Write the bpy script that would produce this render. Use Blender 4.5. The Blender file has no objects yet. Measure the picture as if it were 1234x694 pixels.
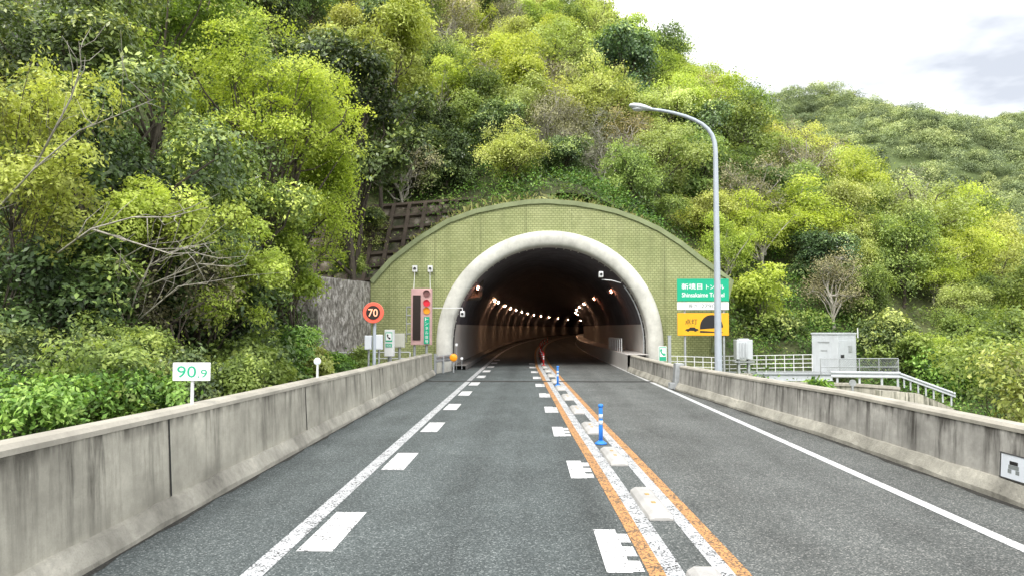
import bpy, math, random
import numpy as np
from mathutils import Vector, Matrix
R = math.radians
random.seed(7)
scene = bpy.context.scene
col = scene.collection

# ------------------------------------------------------------------ camera
F, CX, CY, VPX, VPY, CAMH = 900.0, 617.0, 347.0, 637.0, 394.0, 2.2
cam_d = bpy.data.cameras.new('camera'); cam = bpy.data.objects.new('camera', cam_d); col.objects.link(cam)
cam_d.sensor_width = 36.0; cam_d.lens = F / 1234.0 * 36.0
cam_d.clip_start = 0.1; cam_d.clip_end = 9000
cam.location = (0, 0, CAMH)
cam.rotation_euler = (R(90) + math.atan((VPY - CY) / F), 0, math.atan((VPX - CX) / F))
scene.camera = cam
ROT = cam.rotation_euler.to_matrix()
def at(px, py, Y):
    """point of the place seen at a photo pixel, at distance Y along the road"""
    d = ROT @ Vector(((px - CX) / F, (CY - py) / F, -1))
    k = Y / d.y
    return Vector((d.x * k, Y, CAMH + d.z * k))
ROTI = ROT.inverted()
def proj(p):
    v = ROTI @ (Vector(p) - Vector((0, 0, CAMH)))
    if v.z > -0.01: return (-9999, -9999)
    return (CX + F * v.x / -v.z, CY - F * v.y / -v.z)

# ------------------------------------------------------------------ node helpers
def new_mat(name):
    m = bpy.data.materials.new(name); m.use_nodes = True
    nt = m.node_tree; nt.nodes.clear()
    out = nt.nodes.new('ShaderNodeOutputMaterial')
    b = nt.nodes.new('ShaderNodeBsdfPrincipled')
    nt.links.new(b.outputs[0], out.inputs[0])
    return m, nt, b, out
class G:
    def __init__(s, nt): s.nt = nt
    def n(s, t, **kw):
        x = s.nt.nodes.new(t)
        for k, v in kw.items(): setattr(x, k, v)
        return x
    def l(s, a, b): s.nt.links.new(a, b)
    def put(s, sock, v):
        if isinstance(v, bpy.types.NodeSocket): s.l(v, sock)
        else: sock.default_value = v
    def coord(s, kind='Object'): return s.n('ShaderNodeTexCoord').outputs[kind]
    def mapping(s, vec, scale=(1, 1, 1), loc=(0, 0, 0), rot=(0, 0, 0)):
        x = s.n('ShaderNodeMapping'); s.l(vec, x.inputs[0])
        x.inputs['Scale'].default_value = scale; x.inputs['Location'].default_value = loc; x.inputs['Rotation'].default_value = rot
        return x.outputs[0]
    def noise(s, vec, scale, detail=4, rough=.55, color=False):
        x = s.n('ShaderNodeTexNoise'); s.l(vec, x.inputs['Vector'])
        x.inputs['Scale'].default_value = scale; x.inputs['Detail'].default_value = detail; x.inputs['Roughness'].default_value = rough
        return x.outputs['Color' if color else 'Fac']
    def voro(s, vec, scale, feature='F1', out='Distance'):
        x = s.n('ShaderNodeTexVoronoi'); x.feature = feature; s.l(vec, x.inputs['Vector']); x.inputs['Scale'].default_value = scale
        return x.outputs[out]
    def ramp(s, fac, stops, interp='LINEAR'):
        x = s.n('ShaderNodeValToRGB'); s.l(fac, x.inputs[0]); cr = x.color_ramp; cr.interpolation = interp
        while len(cr.elements) < len(stops): cr.elements.new(.5)
        for e, (p, c) in zip(cr.elements, stops):
            e.position = p; e.color = (c, c, c, 1) if isinstance(c, (int, float)) else (*c, 1)
        return x.outputs[0]
    def mix(s, fac, a, b, mode='MIX'):
        x = s.n('ShaderNodeMix'); x.data_type = 'RGBA'; x.blend_type = mode
        s.put(x.inputs[0], fac)
        for i, v in ((6, a), (7, b)):
            if isinstance(v, tuple): v = (*v, 1) if len(v) == 3 else v
            s.put(x.inputs[i], v)
        return x.outputs[2]
    def math(s, op, a, b=0.0, c=None):
        x = s.n('ShaderNodeMath'); x.operation = op; s.put(x.inputs[0], a); s.put(x.inputs[1], b)
        if c is not None: s.put(x.inputs[2], c)
        return x.outputs[0]
    def maprange(s, v, a, b, c=0.0, d=1.0):
        x = s.n('ShaderNodeMapRange'); s.l(v, x.inputs[0])
        for i, q in enumerate((a, b, c, d)): x.inputs[i + 1].default_value = q
        return x.outputs[0]
    def sep(s, v):
        x = s.n('ShaderNodeSeparateXYZ'); s.l(v, x.inputs[0]); return x.outputs
    def comb(s, x_, y_, z_):
        x = s.n('ShaderNodeCombineXYZ')
        for i, v in enumerate((x_, y_, z_)): s.put(x.inputs[i], v)
        return x.outputs[0]
    def bump(s, h, strength, dist=.02):
        x = s.n('ShaderNodeBump'); s.l(h, x.inputs['Height']); x.inputs['Strength'].default_value = strength; x.inputs['Distance'].default_value = dist
        return x.outputs[0]

def paint(name, c, rough=.5, metal=0.0, var=.12, scale=3.0, emit=0.0, emit_c=None, grime=0.0):
    m, nt, b, o = new_mat(name); g = G(nt)
    v = g.coord()
    n = g.noise(v, scale, 6, .6)
    lo = tuple(x * (1 - var) for x in c); hi = tuple(min(1, x * (1 + var)) for x in c)
    cc = g.ramp(n, [(.3, lo), (.7, hi)])
    if grime:
        st = g.noise(g.mapping(v, (6, 6, .7)), 2.0, 6, .65)
        cc = g.mix(g.maprange(st, .5, .8, 0, grime), cc, tuple(x * .35 for x in c))
    g.l(cc, b.inputs['Base Color'])
    g.l(g.maprange(n, .2, .8, max(0, rough - .1), min(1, rough + .1)), b.inputs['Roughness'])
    b.inputs['Metallic'].default_value = metal
    if emit:
        b.inputs['Emission Color'].default_value = (*(emit_c or c), 1); b.inputs['Emission Strength'].default_value = emit
    return m

# ------------------------------------------------------------------ materials
M = {}
M['white'] = paint('white_paint', (.72, .73, .73), .45, 0, .06, grime=.12)
M['dull_white'] = paint('dull_white_paint', (.50, .53, .55), .5, 0, .1, grime=.3)
M['plate'] = paint('white_plate', (.74, .78, .84), .4, 0, .04, grime=.08)
M['grey_metal'] = paint('galvanised_metal', (.42, .44, .45), .45, .35, .15, 6, grime=.25)
M['pole'] = paint('pole_paint', (.44, .49, .55), .4, .2, .06, 2)
M['dark'] = paint('dark_plastic', (.02, .02, .022), .5)
M['black'] = paint('black_print', (.012, .012, .012), .6)
M['soot'] = paint('dark_cable', (.05, .05, .05), .7)
M['beige'] = paint('beige_cabinet', (.55, .55, .48), .5, 0, .06, grime=.2)
M['cabin'] = paint('cabin_steel', (.55, .58, .60), .5, .05, .08, 1.5, grime=.3)
M['green_sign'] = paint('green_sign', (.0, .40, .22), .35, 0, .05)
M['green_print'] = paint('green_print', (.02, .40, .22), .5)
M['amber_sign'] = paint('amber_sign', (.86, .42, .012), .4, 0, .05)
M['white_print'] = paint('white_print', (.85, .86, .86), .4, 0, .02)
M['grey_print'] = paint('grey_print', (.22, .24, .24), .5)
M['red_ring'] = paint('red_ring', (.80, .13, .085), .4, 0, .05, emit=.25, emit_c=(1, .1, .05))
M['pink_frame'] = paint('faded_red_frame', (.56, .35, .34), .55, 0, .12, 2.5, grime=.2)
M['led_panel'] = paint('led_panel', (.03, .02, .018), .35, 0, .3, 30)
M['led_glow'] = paint('led_glow', (.9, .4, .25), .5, emit=1.0, emit_c=(1, .40, .26))
M['lens_red'] = paint('lens_red', (.62, .03, .05), .25, emit=.25, emit_c=(1, .03, .06))
M['lens_amber'] = paint('lens_amber', (.85, .30, .02), .25, emit=.25, emit_c=(1, .4, .03))
M['lens_dark'] = paint('lens_dark', (.22, .10, .10), .25)
M['orange_lens'] = paint('orange_lens', (.9, .3, .01), .3, emit=.3, emit_c=(1, .4, .02))
M['blue_post'] = paint('blue_urethane', (.03, .22, .72), .45, 0, .08)
M['red_post'] = paint('red_urethane', (.55, .03, .03), .45, 0, .08)
M['reflector'] = paint('reflective_band', (.6, .72, .85), .3)
M['lamp_white'] = paint('lamp_housing', (.62, .66, .70), .35, 0, .04)
M['glass'] = paint('lamp_glass', (.55, .58, .6), .15)
M['sodium'] = paint('sodium_glow', (1, .7, .4), .5, emit=330, emit_c=(1, .56, .32))
M['sodium_dim'] = paint('sodium_soft_glow', (1, .5, .3), .5, emit=60, emit_c=(1, .38, .2))
M['fixture'] = paint('fixture_body', (.35, .22, .20), .5)
M['panel'] = paint('tunnel_panel', (.60, .57, .54), .4, 0, .06, .6, grime=.3)

def asphalt():
    m, nt, b, o = new_mat('asphalt'); g = G(nt); v = g.coord()
    fine = g.voro(v, 70, 'F1', 'Color')
    fs = g.sep(fine)[0]
    big = g.noise(v, .5, 5, .6)
    track = g.noise(g.mapping(v, (1.3, .03, 1)), 1.0, 3, .5)
    patch = g.noise(g.mapping(v, (1, .35, 1)), 2.2, 4, .6)
    base = g.ramp(fs, [(0, (.046, .056, .056)), (.45, (.080, .094, .094)), (.85, (.124, .141, .140)), (1, (.27, .29, .285))])
    x = g.sep(v)[0]
    side = g.maprange(x, .4, 2.4, 0, 1)
    base = g.mix(side, base, g.mix(1.0, base, (1.34, 1.22, 1.17), 'MULTIPLY'))
    k = g.math('MULTIPLY', g.maprange(big, .25, .75, .70, 1.06), g.maprange(track, .3, .7, .86, 1.14))
    tx = g.math('ABSOLUTE', g.math('SUBTRACT', g.math('ABSOLUTE', g.math('SUBTRACT', x, g.mix(g.math('GREATER_THAN', x, 1.3), (-.85,) * 3, (3.4,) * 3))), .78))
    k = g.math('MULTIPLY', k, g.maprange(tx, .05, .5, .84, 1.05))
    oil = g.noise(g.mapping(v, (1.1, .22, 1)), 1.6, 5, .65)
    k = g.math('MULTIPLY', k, g.maprange(oil, .54, .72, 1.0, .74))
    k = g.math('MULTIPLY', k, g.maprange(patch, .3, .7, .92, 1.08))
    base = g.mix(1.0, base, g.comb(k, k, k), 'MULTIPLY')
    g.l(base, b.inputs['Base Color']); b.inputs['Roughness'].default_value = .85
    b.inputs['Specular IOR Level'].default_value = .3
    g.l(g.bump(g.voro(v, 75), .4, .010), b.inputs['Normal'])
    return m
M['asphalt'] = asphalt()

def road_paint(name, c, wear=.35, under=(.05, .05, .05)):
    m, nt, b, o = new_mat(name); g = G(nt); v = g.coord()
    sp = g.sep(g.voro(v, 60, 'F1', 'Color'))[0]
    w = g.noise(v, 3.2, 5, .65)
    f = g.math('ADD', sp, g.maprange(w, .3, .75, -.35, .35))
    f = g.maprange(f, 1 - wear, 1.0 - wear + .14, 0, 1)
    n2 = g.noise(v, 1.2, 4)
    cc = g.mix(n2, tuple(x * .86 for x in c), tuple(min(1, x * 1.08) for x in c))
    g.l(g.mix(f, cc, under), b.inputs['Base Color']); b.inputs['Roughness'].default_value = .75
    g.l(g.bump(g.voro(v, 52), .3, .008), b.inputs['Normal'])
    return m
M['line_white'] = road_paint('worn_white_line', (.50, .51, .52), .34)
M['line_white_new'] = road_paint('bright_white_line', (.62, .63, .63), .12)
M['mark_white'] = road_paint('white_road_mark', (.66, .66, .66), .2)
M['line_orange'] = road_paint('worn_orange_line', (.56, .28, .10), .5, (.13, .085, .05))

def concrete(name, base, zt, streak=1.0, dark=(.05, .048, .042), warm=None, blot=.5, bump=.25, freq=1.0, band=0.0):
    """stained concrete; streaks run down from height zt (object space)"""
    m, nt, b, o = new_mat(name); g = G(nt); v = g.coord()
    z = g.sep(v)[2]
    n1 = g.noise(v, 1.1, 6, .62); n2 = g.noise(v, 9, 6, .65); n3 = g.noise(v, 60, 3, .6)
    c = g.ramp(n1, [(.3, tuple(x * (1 - .55 * blot) for x in base)), (.52, base), (.72, tuple(min(1, x * (1 + .40 * blot)) for x in base))])
    n4 = g.noise(g.mapping(v, (1, .45, 1.3)), 1.7, 7, .7)
    c = g.mix(g.maprange(n4, .5, .72, 0, .6 * blot), c, tuple(x * .55 for x in base))
    c = g.mix(g.maprange(n2, .35, .7, 0, .5 * blot), c, warm or tuple(x * .75 for x in base))
    wob = g.mix(.035, v, g.noise(v, 2.5, 3, .6, True), 'ADD')
    st = g.noise(g.mapping(wob, (6 * freq, 6 * freq, .42)), 1.0, 7, .7)
    st2 = g.noise(g.mapping(v, (1.4 * freq, 1.4 * freq, .12)), 1.0, 4, .6)
    top = g.maprange(z, zt - 1.0, zt, .0, 1)
    f = g.math('MULTIPLY', g.maprange(st, .47, .70, 0, 1), g.math('ADD', g.math('MULTIPLY', top, .75), .22))
    f = g.math('MULTIPLY', f, g.maprange(st2, .36, .62, .25, 1.2))
    f = g.math('MINIMUM', g.math('MULTIPLY', f, streak), .92)
    c = g.mix(f, c, dark)
    if band:
        edge = g.math('MULTIPLY', g.maprange(g.math('ABSOLUTE', g.math('SUBTRACT', z, zt)), 0, .16, 1, 0), g.maprange(g.noise(g.mapping(v, (3, 3, .5)), 1.5, 5, .6), .4, .6, 0, band))
        c = g.mix(edge, c, dark)
    c = g.mix(g.maprange(n3, .3, .7, 0, .22), c, tuple(x * .5 for x in base))
    g.l(c, b.inputs['Base Color']); b.inputs['Roughness'].default_value = .9
    b.inputs['Specular IOR Level'].default_value = .2
    hh = g.math('ADD', n2, g.math('MULTIPLY', n3, .4))
    g.l(g.bump(hh, bump, .02), b.inputs['Normal'])
    return m
M['barrier'] = concrete('stained_barrier_concrete', (.44, .42, .355), 1.15, 1.5, (.075, .07, .058), blot=.85, band=1.0, freq=.75)
M['barrier_r'] = concrete('weathered_barrier_concrete', (.43, .415, .38), .9, 1.75, (.045, .04, .034), blot=1.15, band=1.3, freq=.75)
M['toe'] = concrete('rough_footing_concrete', (.44, .42, .36), 3, .9, (.10, .095, .08), blot=1.25, bump=1.2)
M['coping'] = concrete('pale_coping_concrete', (.47, .44, .375), 3, .5, blot=.6)
M['ring'] = concrete('pale_ring_concrete', (.66, .655, .60), 7.4, .8, (.13, .13, .11), blot=.5, bump=.2, freq=.5)
M['moss_coping'] = concrete('mossy_coping', (.27, .31, .17), 10, .7, (.09, .10, .05), blot=.5)
M['block'] = concrete('white_block', (.50, .49, .47), 3, .4, (.2, .19, .18), blot=.8)
M['lining'] = concrete('sooty_lining', (.155, .145, .16), 7, .6, (.04, .035, .035), blot=.8)
M['kerb'] = concrete('tunnel_kerb', (.24, .23, .22), 3, .8, blot=.6)
M['retaining'] = concrete('old_retaining_concrete', (.55, .52, .44), 0, 1.4, (.05, .055, .035), blot=.9)
M['crib'] = concrete('dark_crib_concrete', (.11, .088, .070), 10, .5, (.03, .026, .022), blot=.9)

def shotcrete():
    m, nt, b, o = new_mat('streaked_shotcrete'); g = G(nt); v = g.coord()
    a = g.math('ADD', g.math('MULTIPLY', g.noise(g.mapping(v, (5, 3.2, 1.1), rot=(.28, 0, 0)), 2.2, 8, .75), .62), g.math('MULTIPLY', g.noise(g.mapping(v, (2, 1.6, 1.2), rot=(.6, 0, 0)), 3.0, 8, .7), .38))
    n = g.noise(v, 1.5, 5, .6)
    c = g.ramp(a, [(.38, (.045, .04, .035)), (.47, (.20, .185, .165)), (.54, (.42, .40, .37)), (.62, (.75, .73, .70))])
    c = g.mix(g.maprange(n, .45, .75, 0, .65), c, (.15, .13, .105))
    g.l(c, b.inputs['Base Color']); b.inputs['Roughness'].default_value = .95
    g.l(g.bump(a, .8, .12), b.inputs['Normal'])
    return m
M['shotcrete'] = shotcrete()

def crib_fill():
    m, nt, b, o = new_mat('crib_mortar'); g = G(nt); v = g.coord()
    n = g.noise(v, 1.6, 6, .65); n2 = g.noise(v, .5, 3)
    c = g.ramp(n, [(.35, (.06, .048, .036)), (.5, (.14, .115, .085)), (.62, (.28, .25, .20)), (.75, (.42, .40, .35))])
    c = g.mix(g.maprange(n2, .5, .65, 0, .8), c, (.035, .05, .018))
    g.l(c, b.inputs['Base Color']); b.inputs['Roughness'].default_value = .95
    g.l(g.bump(n, .7, .1), b.inputs['Normal'])
    return m
M['crib_fill'] = crib_fill()

def tiles():
    m, nt, b, o = new_mat('olive_split_tiles'); g = G(nt); v = g.coord()
    s = g.sep(v); p = g.comb(s[0], s[2], 0.0)
    br = g.n('ShaderNodeTexBrick'); g.l(p, br.inputs['Vector'])
    br.inputs['Color1'].default_value = (.315, .345, .155, 1); br.inputs['Color2'].default_value = (.375, .405, .195, 1)
    br.inputs['Mortar'].default_value = (.175, .20, .08, 1)
    br.inputs['Scale'].default_value = 1.0; br.inputs['Mortar Size'].default_value = .014; br.inputs['Bias'].default_value = 0
    br.inputs['Brick Width'].default_value = .215; br.inputs['Row Height'].default_value = .118; br.inputs['Mortar Smooth'].default_value = .2
    n = g.noise(v, .7, 5, .6); n2 = g.noise(v, 22, 3, .6)
    c = g.mix(1.0, br.outputs['Color'], g.ramp(n, [(.25, (.78, .82, .7)), (.75, (1.2, 1.16, 1.2))]), 'MULTIPLY')
    c = g.mix(1.0, c, g.ramp(n2, [(.25, .84), (.75, 1.16)]), 'MULTIPLY')
    st = g.noise(g.mapping(v, (2.2, 2.2, .12)), 1.0, 5, .6)
    c = g.mix(g.maprange(st, .52, .75, 0, .55), c, (.13, .15, .06))
    seam = g.math('LESS_THAN', g.math('ABSOLUTE', g.math('SUBTRACT', g.math('FRACT', g.math('DIVIDE', s[0], 2.4)), .5)), .006)
    c = g.mix(g.math('MULTIPLY', seam, .5), c, (.05, .06, .02))
    g.l(c, b.inputs['Base Color']); b.inputs['Roughness'].default_value = .7
    h = g.math('ADD', g.math('MULTIPLY', br.outputs['Fac'], -1.0), g.math('MULTIPLY', n2, .8))
    g.l(g.bump(h, .7, .03), b.inputs['Normal'])
    return m
M['tiles'] = tiles()

def soil(name, c1, c2, c3):
    m, nt, b, o = new_mat(name); g = G(nt); v = g.coord()
    n = g.noise(v, .8, 8, .7); n2 = g.noise(v, .06, 4)
    c = g.ramp(n, [(.3, c1), (.55, c2), (.75, c3)])
    c = g.mix(1.0, c, g.ramp(n2, [(.3, .7), (.7, 1.2)]), 'MULTIPLY')
    g.l(c, b.inputs['Base Color']); b.inputs['Roughness'].default_value = 1
    g.l(g.bump(n, .8, .25), b.inputs['Normal'])
    return m
M['soil'] = soil('leafy_soil', (.04, .048, .02), (.085, .10, .038), (.14, .145, .065))
M['far_soil'] = soil('far_wooded_soil', (.06, .085, .03), (.10, .135, .045), (.14, .175, .06))

def leaf_mat(name, dark, mid, light, rough=.45, trans=.28, var=.17):
    m, nt, b, o = new_mat(name); g = G(nt)
    at_ = g.n('ShaderNodeAttribute'); at_.attribute_name = 'leaf'
    s = g.n('ShaderNodeSeparateColor'); g.l(at_.outputs['Color'], s.inputs[0])
    oi = g.n('ShaderNodeObjectInfo')
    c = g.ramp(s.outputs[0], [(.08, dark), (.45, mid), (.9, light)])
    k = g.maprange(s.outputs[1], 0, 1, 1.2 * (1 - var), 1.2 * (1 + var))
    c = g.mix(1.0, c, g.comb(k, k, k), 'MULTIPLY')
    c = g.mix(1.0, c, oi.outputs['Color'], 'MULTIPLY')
    g.l(c, b.inputs['Base Color']); b.inputs['Roughness'].default_value = rough
    b.inputs['Specular IOR Level'].default_value = .35
    t = g.n('ShaderNodeBsdfTranslucent'); g.l(g.mix(1.0, c, (1.25, 1.25, .7), 'MULTIPLY'), t.inputs[0])
    mx = g.n('ShaderNodeMixShader'); mx.inputs[0].default_value = trans
    g.l(b.outputs[0], mx.inputs[1]); g.l(t.outputs[0], mx.inputs[2]); g.l(mx.outputs[0], o.inputs[0])
    return m
LEAF = {
 'evergreen': leaf_mat('glossy_dark_leaf', (.032, .050, .022), (.115, .165, .060), (.40, .45, .13), .32, .2, .35),
 'lime':      leaf_mat('fresh_lime_leaf', (.15, .20, .04), (.38, .46, .085), (.58, .64, .16), .5, .45),
 'olive':     leaf_mat('yellow_olive_leaf', (.16, .17, .06), (.37, .425, .13), (.61, .645, .25), .5, .4),
 'mid':       leaf_mat('mid_green_leaf', (.085, .125, .04), (.23, .31, .08), (.41, .48, .14), .45, .38),
 'grey':      leaf_mat('grey_brown_leaf', (.13, .125, .075), (.29, .28, .16), (.42, .40, .22), .6, .25),
 'shrub':     leaf_mat('bright_shrub_leaf', (.045, .095, .022), (.17, .31, .060), (.38, .53, .13), .4, .3, .35),
 'far':       leaf_mat('far_wood_leaf', (.17, .215, .115), (.29, .35, .15), (.45, .49, .215), .7, .15, .3),  # distance haze painted into these leaf colours: paler, with less contrast
}
def bark(name, a, c):
    m, nt, b, o = new_mat(name); g = G(nt); v = g.coord()
    n = g.noise(g.mapping(v, (4, 4, 1)), 3.0, 6, .65)
    g.l(g.ramp(n, [(.3, a), (.7, c)]), b.inputs['Base Color']); b.inputs['Roughness'].default_value = .9
    g.l(g.bump(n, .5, .03), b.inputs['Normal'])
    return m
M['bark'] = bark('brown_bark', (.035, .028, .02), (.11, .09, .07))
M['pale_bark'] = bark('pale_bark', (.22, .20, .165), (.52, .49, .43))

# ------------------------------------------------------------------ mesh builder
def tag(o, label=None, cat=None, group=None, kind=None):
    if label: o['label'] = label
    if cat: o['category'] = cat
    if group: o['group'] = group
    if kind: o['kind'] = kind
    return o
def empty(name, loc, label, cat, group=None):
    o = bpy.data.objects.new(name, None); o.location = loc; o.empty_display_size = .2; col.objects.link(o)
    return tag(o, label, cat, group)
def origin_of(p):
    v = Vector((0, 0, 0))
    while p is not None: v = v + p.location; p = p.parent
    return v
class MB:
    def __init__(s): s.v = []; s.f = []
    def add(s, vs, fs):
        n = len(s.v); s.v += [tuple(v) for v in vs]; s.f += [tuple(i + n for i in f) for f in fs]; return s
    def box(s, c, d, rz=0, rx=0, ry=0):
        m = Matrix.Rotation(rz, 3, 'Z') @ Matrix.Rotation(ry, 3, 'Y') @ Matrix.Rotation(rx, 3, 'X'); c = Vector(c)
        vs = [c + m @ Vector((x * d[0] / 2, y * d[1] / 2, z * d[2] / 2)) for x in (-1, 1) for y in (-1, 1) for z in (-1, 1)]
        return s.add(vs, [(0, 1, 3, 2), (4, 6, 7, 5), (0, 4, 5, 1), (2, 3, 7, 6), (0, 2, 6, 4), (1, 5, 7, 3)])
    def tube(s, pts, r, n=8, caps=True):
        pts = [Vector(p) for p in pts]
        if not isinstance(r, (list, tuple)): r = [r] * len(pts)
        t0 = (pts[1] - pts[0]).normalized()
        u = t0.orthogonal().normalized()
        rings = []
        for i, p in enumerate(pts):
            if i == 0: t = t0
            elif i == len(pts) - 1: t = (pts[i] - pts[i - 1]).normalized()
            else: t = ((pts[i + 1] - p).normalized() + (p - pts[i - 1]).normalized()).normalized()
            u = (u - t * u.dot(t)).normalized(); w = t.cross(u)
            rings.append([p + (u * math.cos(2 * math.pi * k / n) + w * math.sin(2 * math.pi * k / n)) * r[i] for k in range(n)])
        vs = [v for q in rings for v in q]; fs = []
        for i in range(len(pts) - 1):
            for k in range(n):
                a = i * n + k; b = i * n + (k + 1) % n
                fs.append((a, b, b + n, a + n))
        if caps: fs += [tuple(reversed(range(n))), tuple(range((len(pts) - 1) * n, len(pts) * n))]
        return s.add(vs, fs)
    def sweep(s, rings, closed=False):
        n = len(rings[0]); vs = [v for q in rings for v in q]; fs = []
        for i in range(len(rings) - 1):
            for k in range(n if closed else n - 1):
                a = i * n + k; b = i * n + (k + 1) % n
                fs.append((a, b, b + n, a + n))
        s.add(vs, fs)
        if closed: s.add(rings[0], [tuple(reversed(range(n)))]); s.add(rings[-1], [tuple(range(n))])
        return s
    def disc(s, c, r, t, axis='Y', n=24, r2=None):
        c = Vector(c); d = Vector((0, 1, 0)) if axis == 'Y' else Vector((0, 0, 1)) if axis == 'Z' else Vector((1, 0, 0))
        return s.tube([c - d * t / 2, c + d * t / 2], [r, r2 or r], n)
    def poly_y(s, pts, y, t=.004):
        """polygon in the XZ plane at y, facing the viewer on the road"""
        n = len(pts); vs = [(x, y, z) for x, z in pts] + [(x, y + t, z) for x, z in pts]
        return s.add(vs, [tuple(range(n)), tuple(reversed(range(n, 2 * n)))] + [(i, i + n, (i + 1) % n + n, (i + 1) % n) for i in range(n)])
    def ball(s, c, r, sx=1, sy=1, sz=1, n=12):
        rings = []
        for i in range(n // 2 + 1):
            th = math.pi * i / (n // 2)
            rings.append([Vector(c) + Vector((sx * r * math.sin(th) * math.cos(2 * math.pi * k / n), sy * r * math.sin(th) * math.sin(2 * math.pi * k / n), sz * r * math.cos(th))) for k in range(n)])
        return s.sweep([q + [q[0]] for q in rings])
    def build(s, name, mat, parent=None, smooth=False, bevel=0, label=None):
        off = origin_of(parent)
        me = bpy.data.meshes.new(name)
        me.from_pydata([(x - off.x, y - off.y, z - off.z) for x, y, z in s.v], [], s.f)
        me.update()
        me.materials.append(M[mat] if isinstance(mat, str) else mat)
        o = bpy.data.objects.new(name, me); col.objects.link(o)
        if parent: o.parent = parent
        if smooth:
            for p in me.polygons: p.use_smooth = True
        if bevel:
            b = o.modifiers.new('bevel', 'BEVEL'); b.width = bevel; b.segments = 2; b.limit_method = 'ANGLE'
        if label: o['label'] = label
        return o
def kids(o): return [c for c in bpy.data.objects if c.parent == o]
def copy_tree(o, loc=None, label=None):
    c = o.copy(); col.objects.link(c)
    if loc is not None: c.location = loc
    if label: c['label'] = label
    for k in list(o.children):
        q = k.copy(); col.objects.link(q); q.parent = c
        for g_ in list(k.children):
            w = g_.copy(); col.objects.link(w); w.parent = q
    return c

# lettering: the built-in font, turned to face the road
def lettering(mb, text, x, y, z, h, width=None, bold=0.0):
    cu = bpy.data.curves.new('lettering', 'FONT'); cu.body = text; cu.size = 1; cu.align_x = 'CENTER'; cu.align_y = 'CENTER'
    cu.offset = bold; cu.resolution_u = 3
    o = bpy.data.objects.new('lettering', cu); col.objects.link(o)
    dg = bpy.context.evaluated_depsgraph_get(); dg.update()
    me = bpy.data.meshes.new_from_object(o.evaluated_get(dg))
    vs = np.array([v.co[:] for v in me.vertices]); fs = [tuple(p.vertices) for p in me.polygons]
    bpy.data.objects.remove(o); bpy.data.curves.remove(cu)
    if len(vs):
        lo, hi = vs.min(0), vs.max(0); c = (lo + hi) / 2; sz = hi - lo
        ky = h / sz[1]; kx = (width / sz[0]) if width else ky
        mb.add([(x + (v[0] - c[0]) * kx, y, z + (v[1] - c[1]) * ky) for v in vs], fs)
    bpy.data.meshes.remove(me)
    return mb

# ------------------------------------------------------------------ road geometry
def bend(y): return 0.0 if y < 50 else (y - 50) ** 2 / 1800.0
def interp(t, pts):
    return float(np.interp(t, [p[0] for p in pts], [p[1] for p in pts]))
def median_x(y): return interp(y, [(0, 1.52), (7, 1.54), (9.4, 1.50), (13, 1.42), (16, 1.34), (20, 1.26), (28, 1.10), (42, .86), (400, .86)]) + bend(y)
def yrange(a, b, st):
    n = max(1, int(round((b - a) / st))); return [a + (b - a) * i / n for i in range(n + 1)]
YS = yrange(-25, 40, 2.5) + yrange(40, 300, 4)[1:]
ROAD_L = lambda y: (-4.55 if y < 36 else -3.9) + bend(y)
ROAD_R = lambda y: (6.3 if y < 36 else 5.2) + bend(y)
mb = MB()
mb.sweep([[(ROAD_L(y), y, -.9), (ROAD_L(y), y, 0), (ROAD_R(y), y, 0), (ROAD_R(y), y, -.9)] for y in YS])
road = tag(mb.build('road', 'asphalt'), kind='structure')
def stripe(name, mat, fa, fb, y0, y1, z, st=1.0):
    ys = yrange(y0, y1, st)
    return MB().sweep([[(fa(y), y, z), (fb(y), y, z)] for y in ys]).build(name, mat, road)
stripe('edge_line', 'line_white', lambda y: -2.56 + bend(y), lambda y: -2.36 + bend(y), -5, 220, .004, 2)
stripe('edge_line', 'line_white_new', lambda y: 4.84 + bend(y), lambda y: 5.0 + bend(y), -5, 220, .004, 2)
for a, b, m_, nm in ((-.47, -.32, 'line_orange', 'centre_line'), (-.32, -.145, 'line_white', 'centre_line'), (.145, .30, 'line_white', 'centre_line'), (.30, .44, 'line_orange', 'centre_line')):
    stripe(nm, m_, lambda y, a=a: median_x(y) + a, lambda y, b=b: median_x(y) + b, -3, 220, .004 + (.001 if m_ == 'line_orange' else 0), 1)
for k in range(12):
    yc = 8.2 + 4.2 * (k - 1)
    MB().add([(-2.29, yc - .78, .004), (-1.93, yc - .78, .004), (-1.93, yc + .78, .004), (-2.29, yc + .78, .004)], [(0, 1, 2, 3)]).build('deceleration_mark', 'mark_white', road)
for k in range(11):
    yc = 7.56 + 4.2 * (k - 1); mbx = MB(); L = .72
    x0 = median_x(yc) - .83
    def q(xa, xb, ya, yb): mbx.add([(xa, ya, .004), (xb, ya, .004), (xb, yb, .004), (xa, yb, .004)], [(0, 1, 2, 3)])
    q(x0, x0 + .235, yc - L, yc + L)
    for j in range(3):
        yy = yc + L - .34 - j * .46
        q(x0 + .235, x0 + .345, yy - .15, yy + .17)
    mbx.build('deceleration_mark', 'mark_white', road)
jm = MB()
jm.add([(-4.2, 30.35, .0075), (5.0, 30.2, .0075), (5.0, 30.75, .0075), (-4.2, 30.9, .0075)], [(0, 1, 2, 3)])
M['joint'] = road_paint('dark_joint_seal', (.025, .024, .023), .25, (.07, .07, .068))
jm.build('expansion_joint', 'joint', road)

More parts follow.
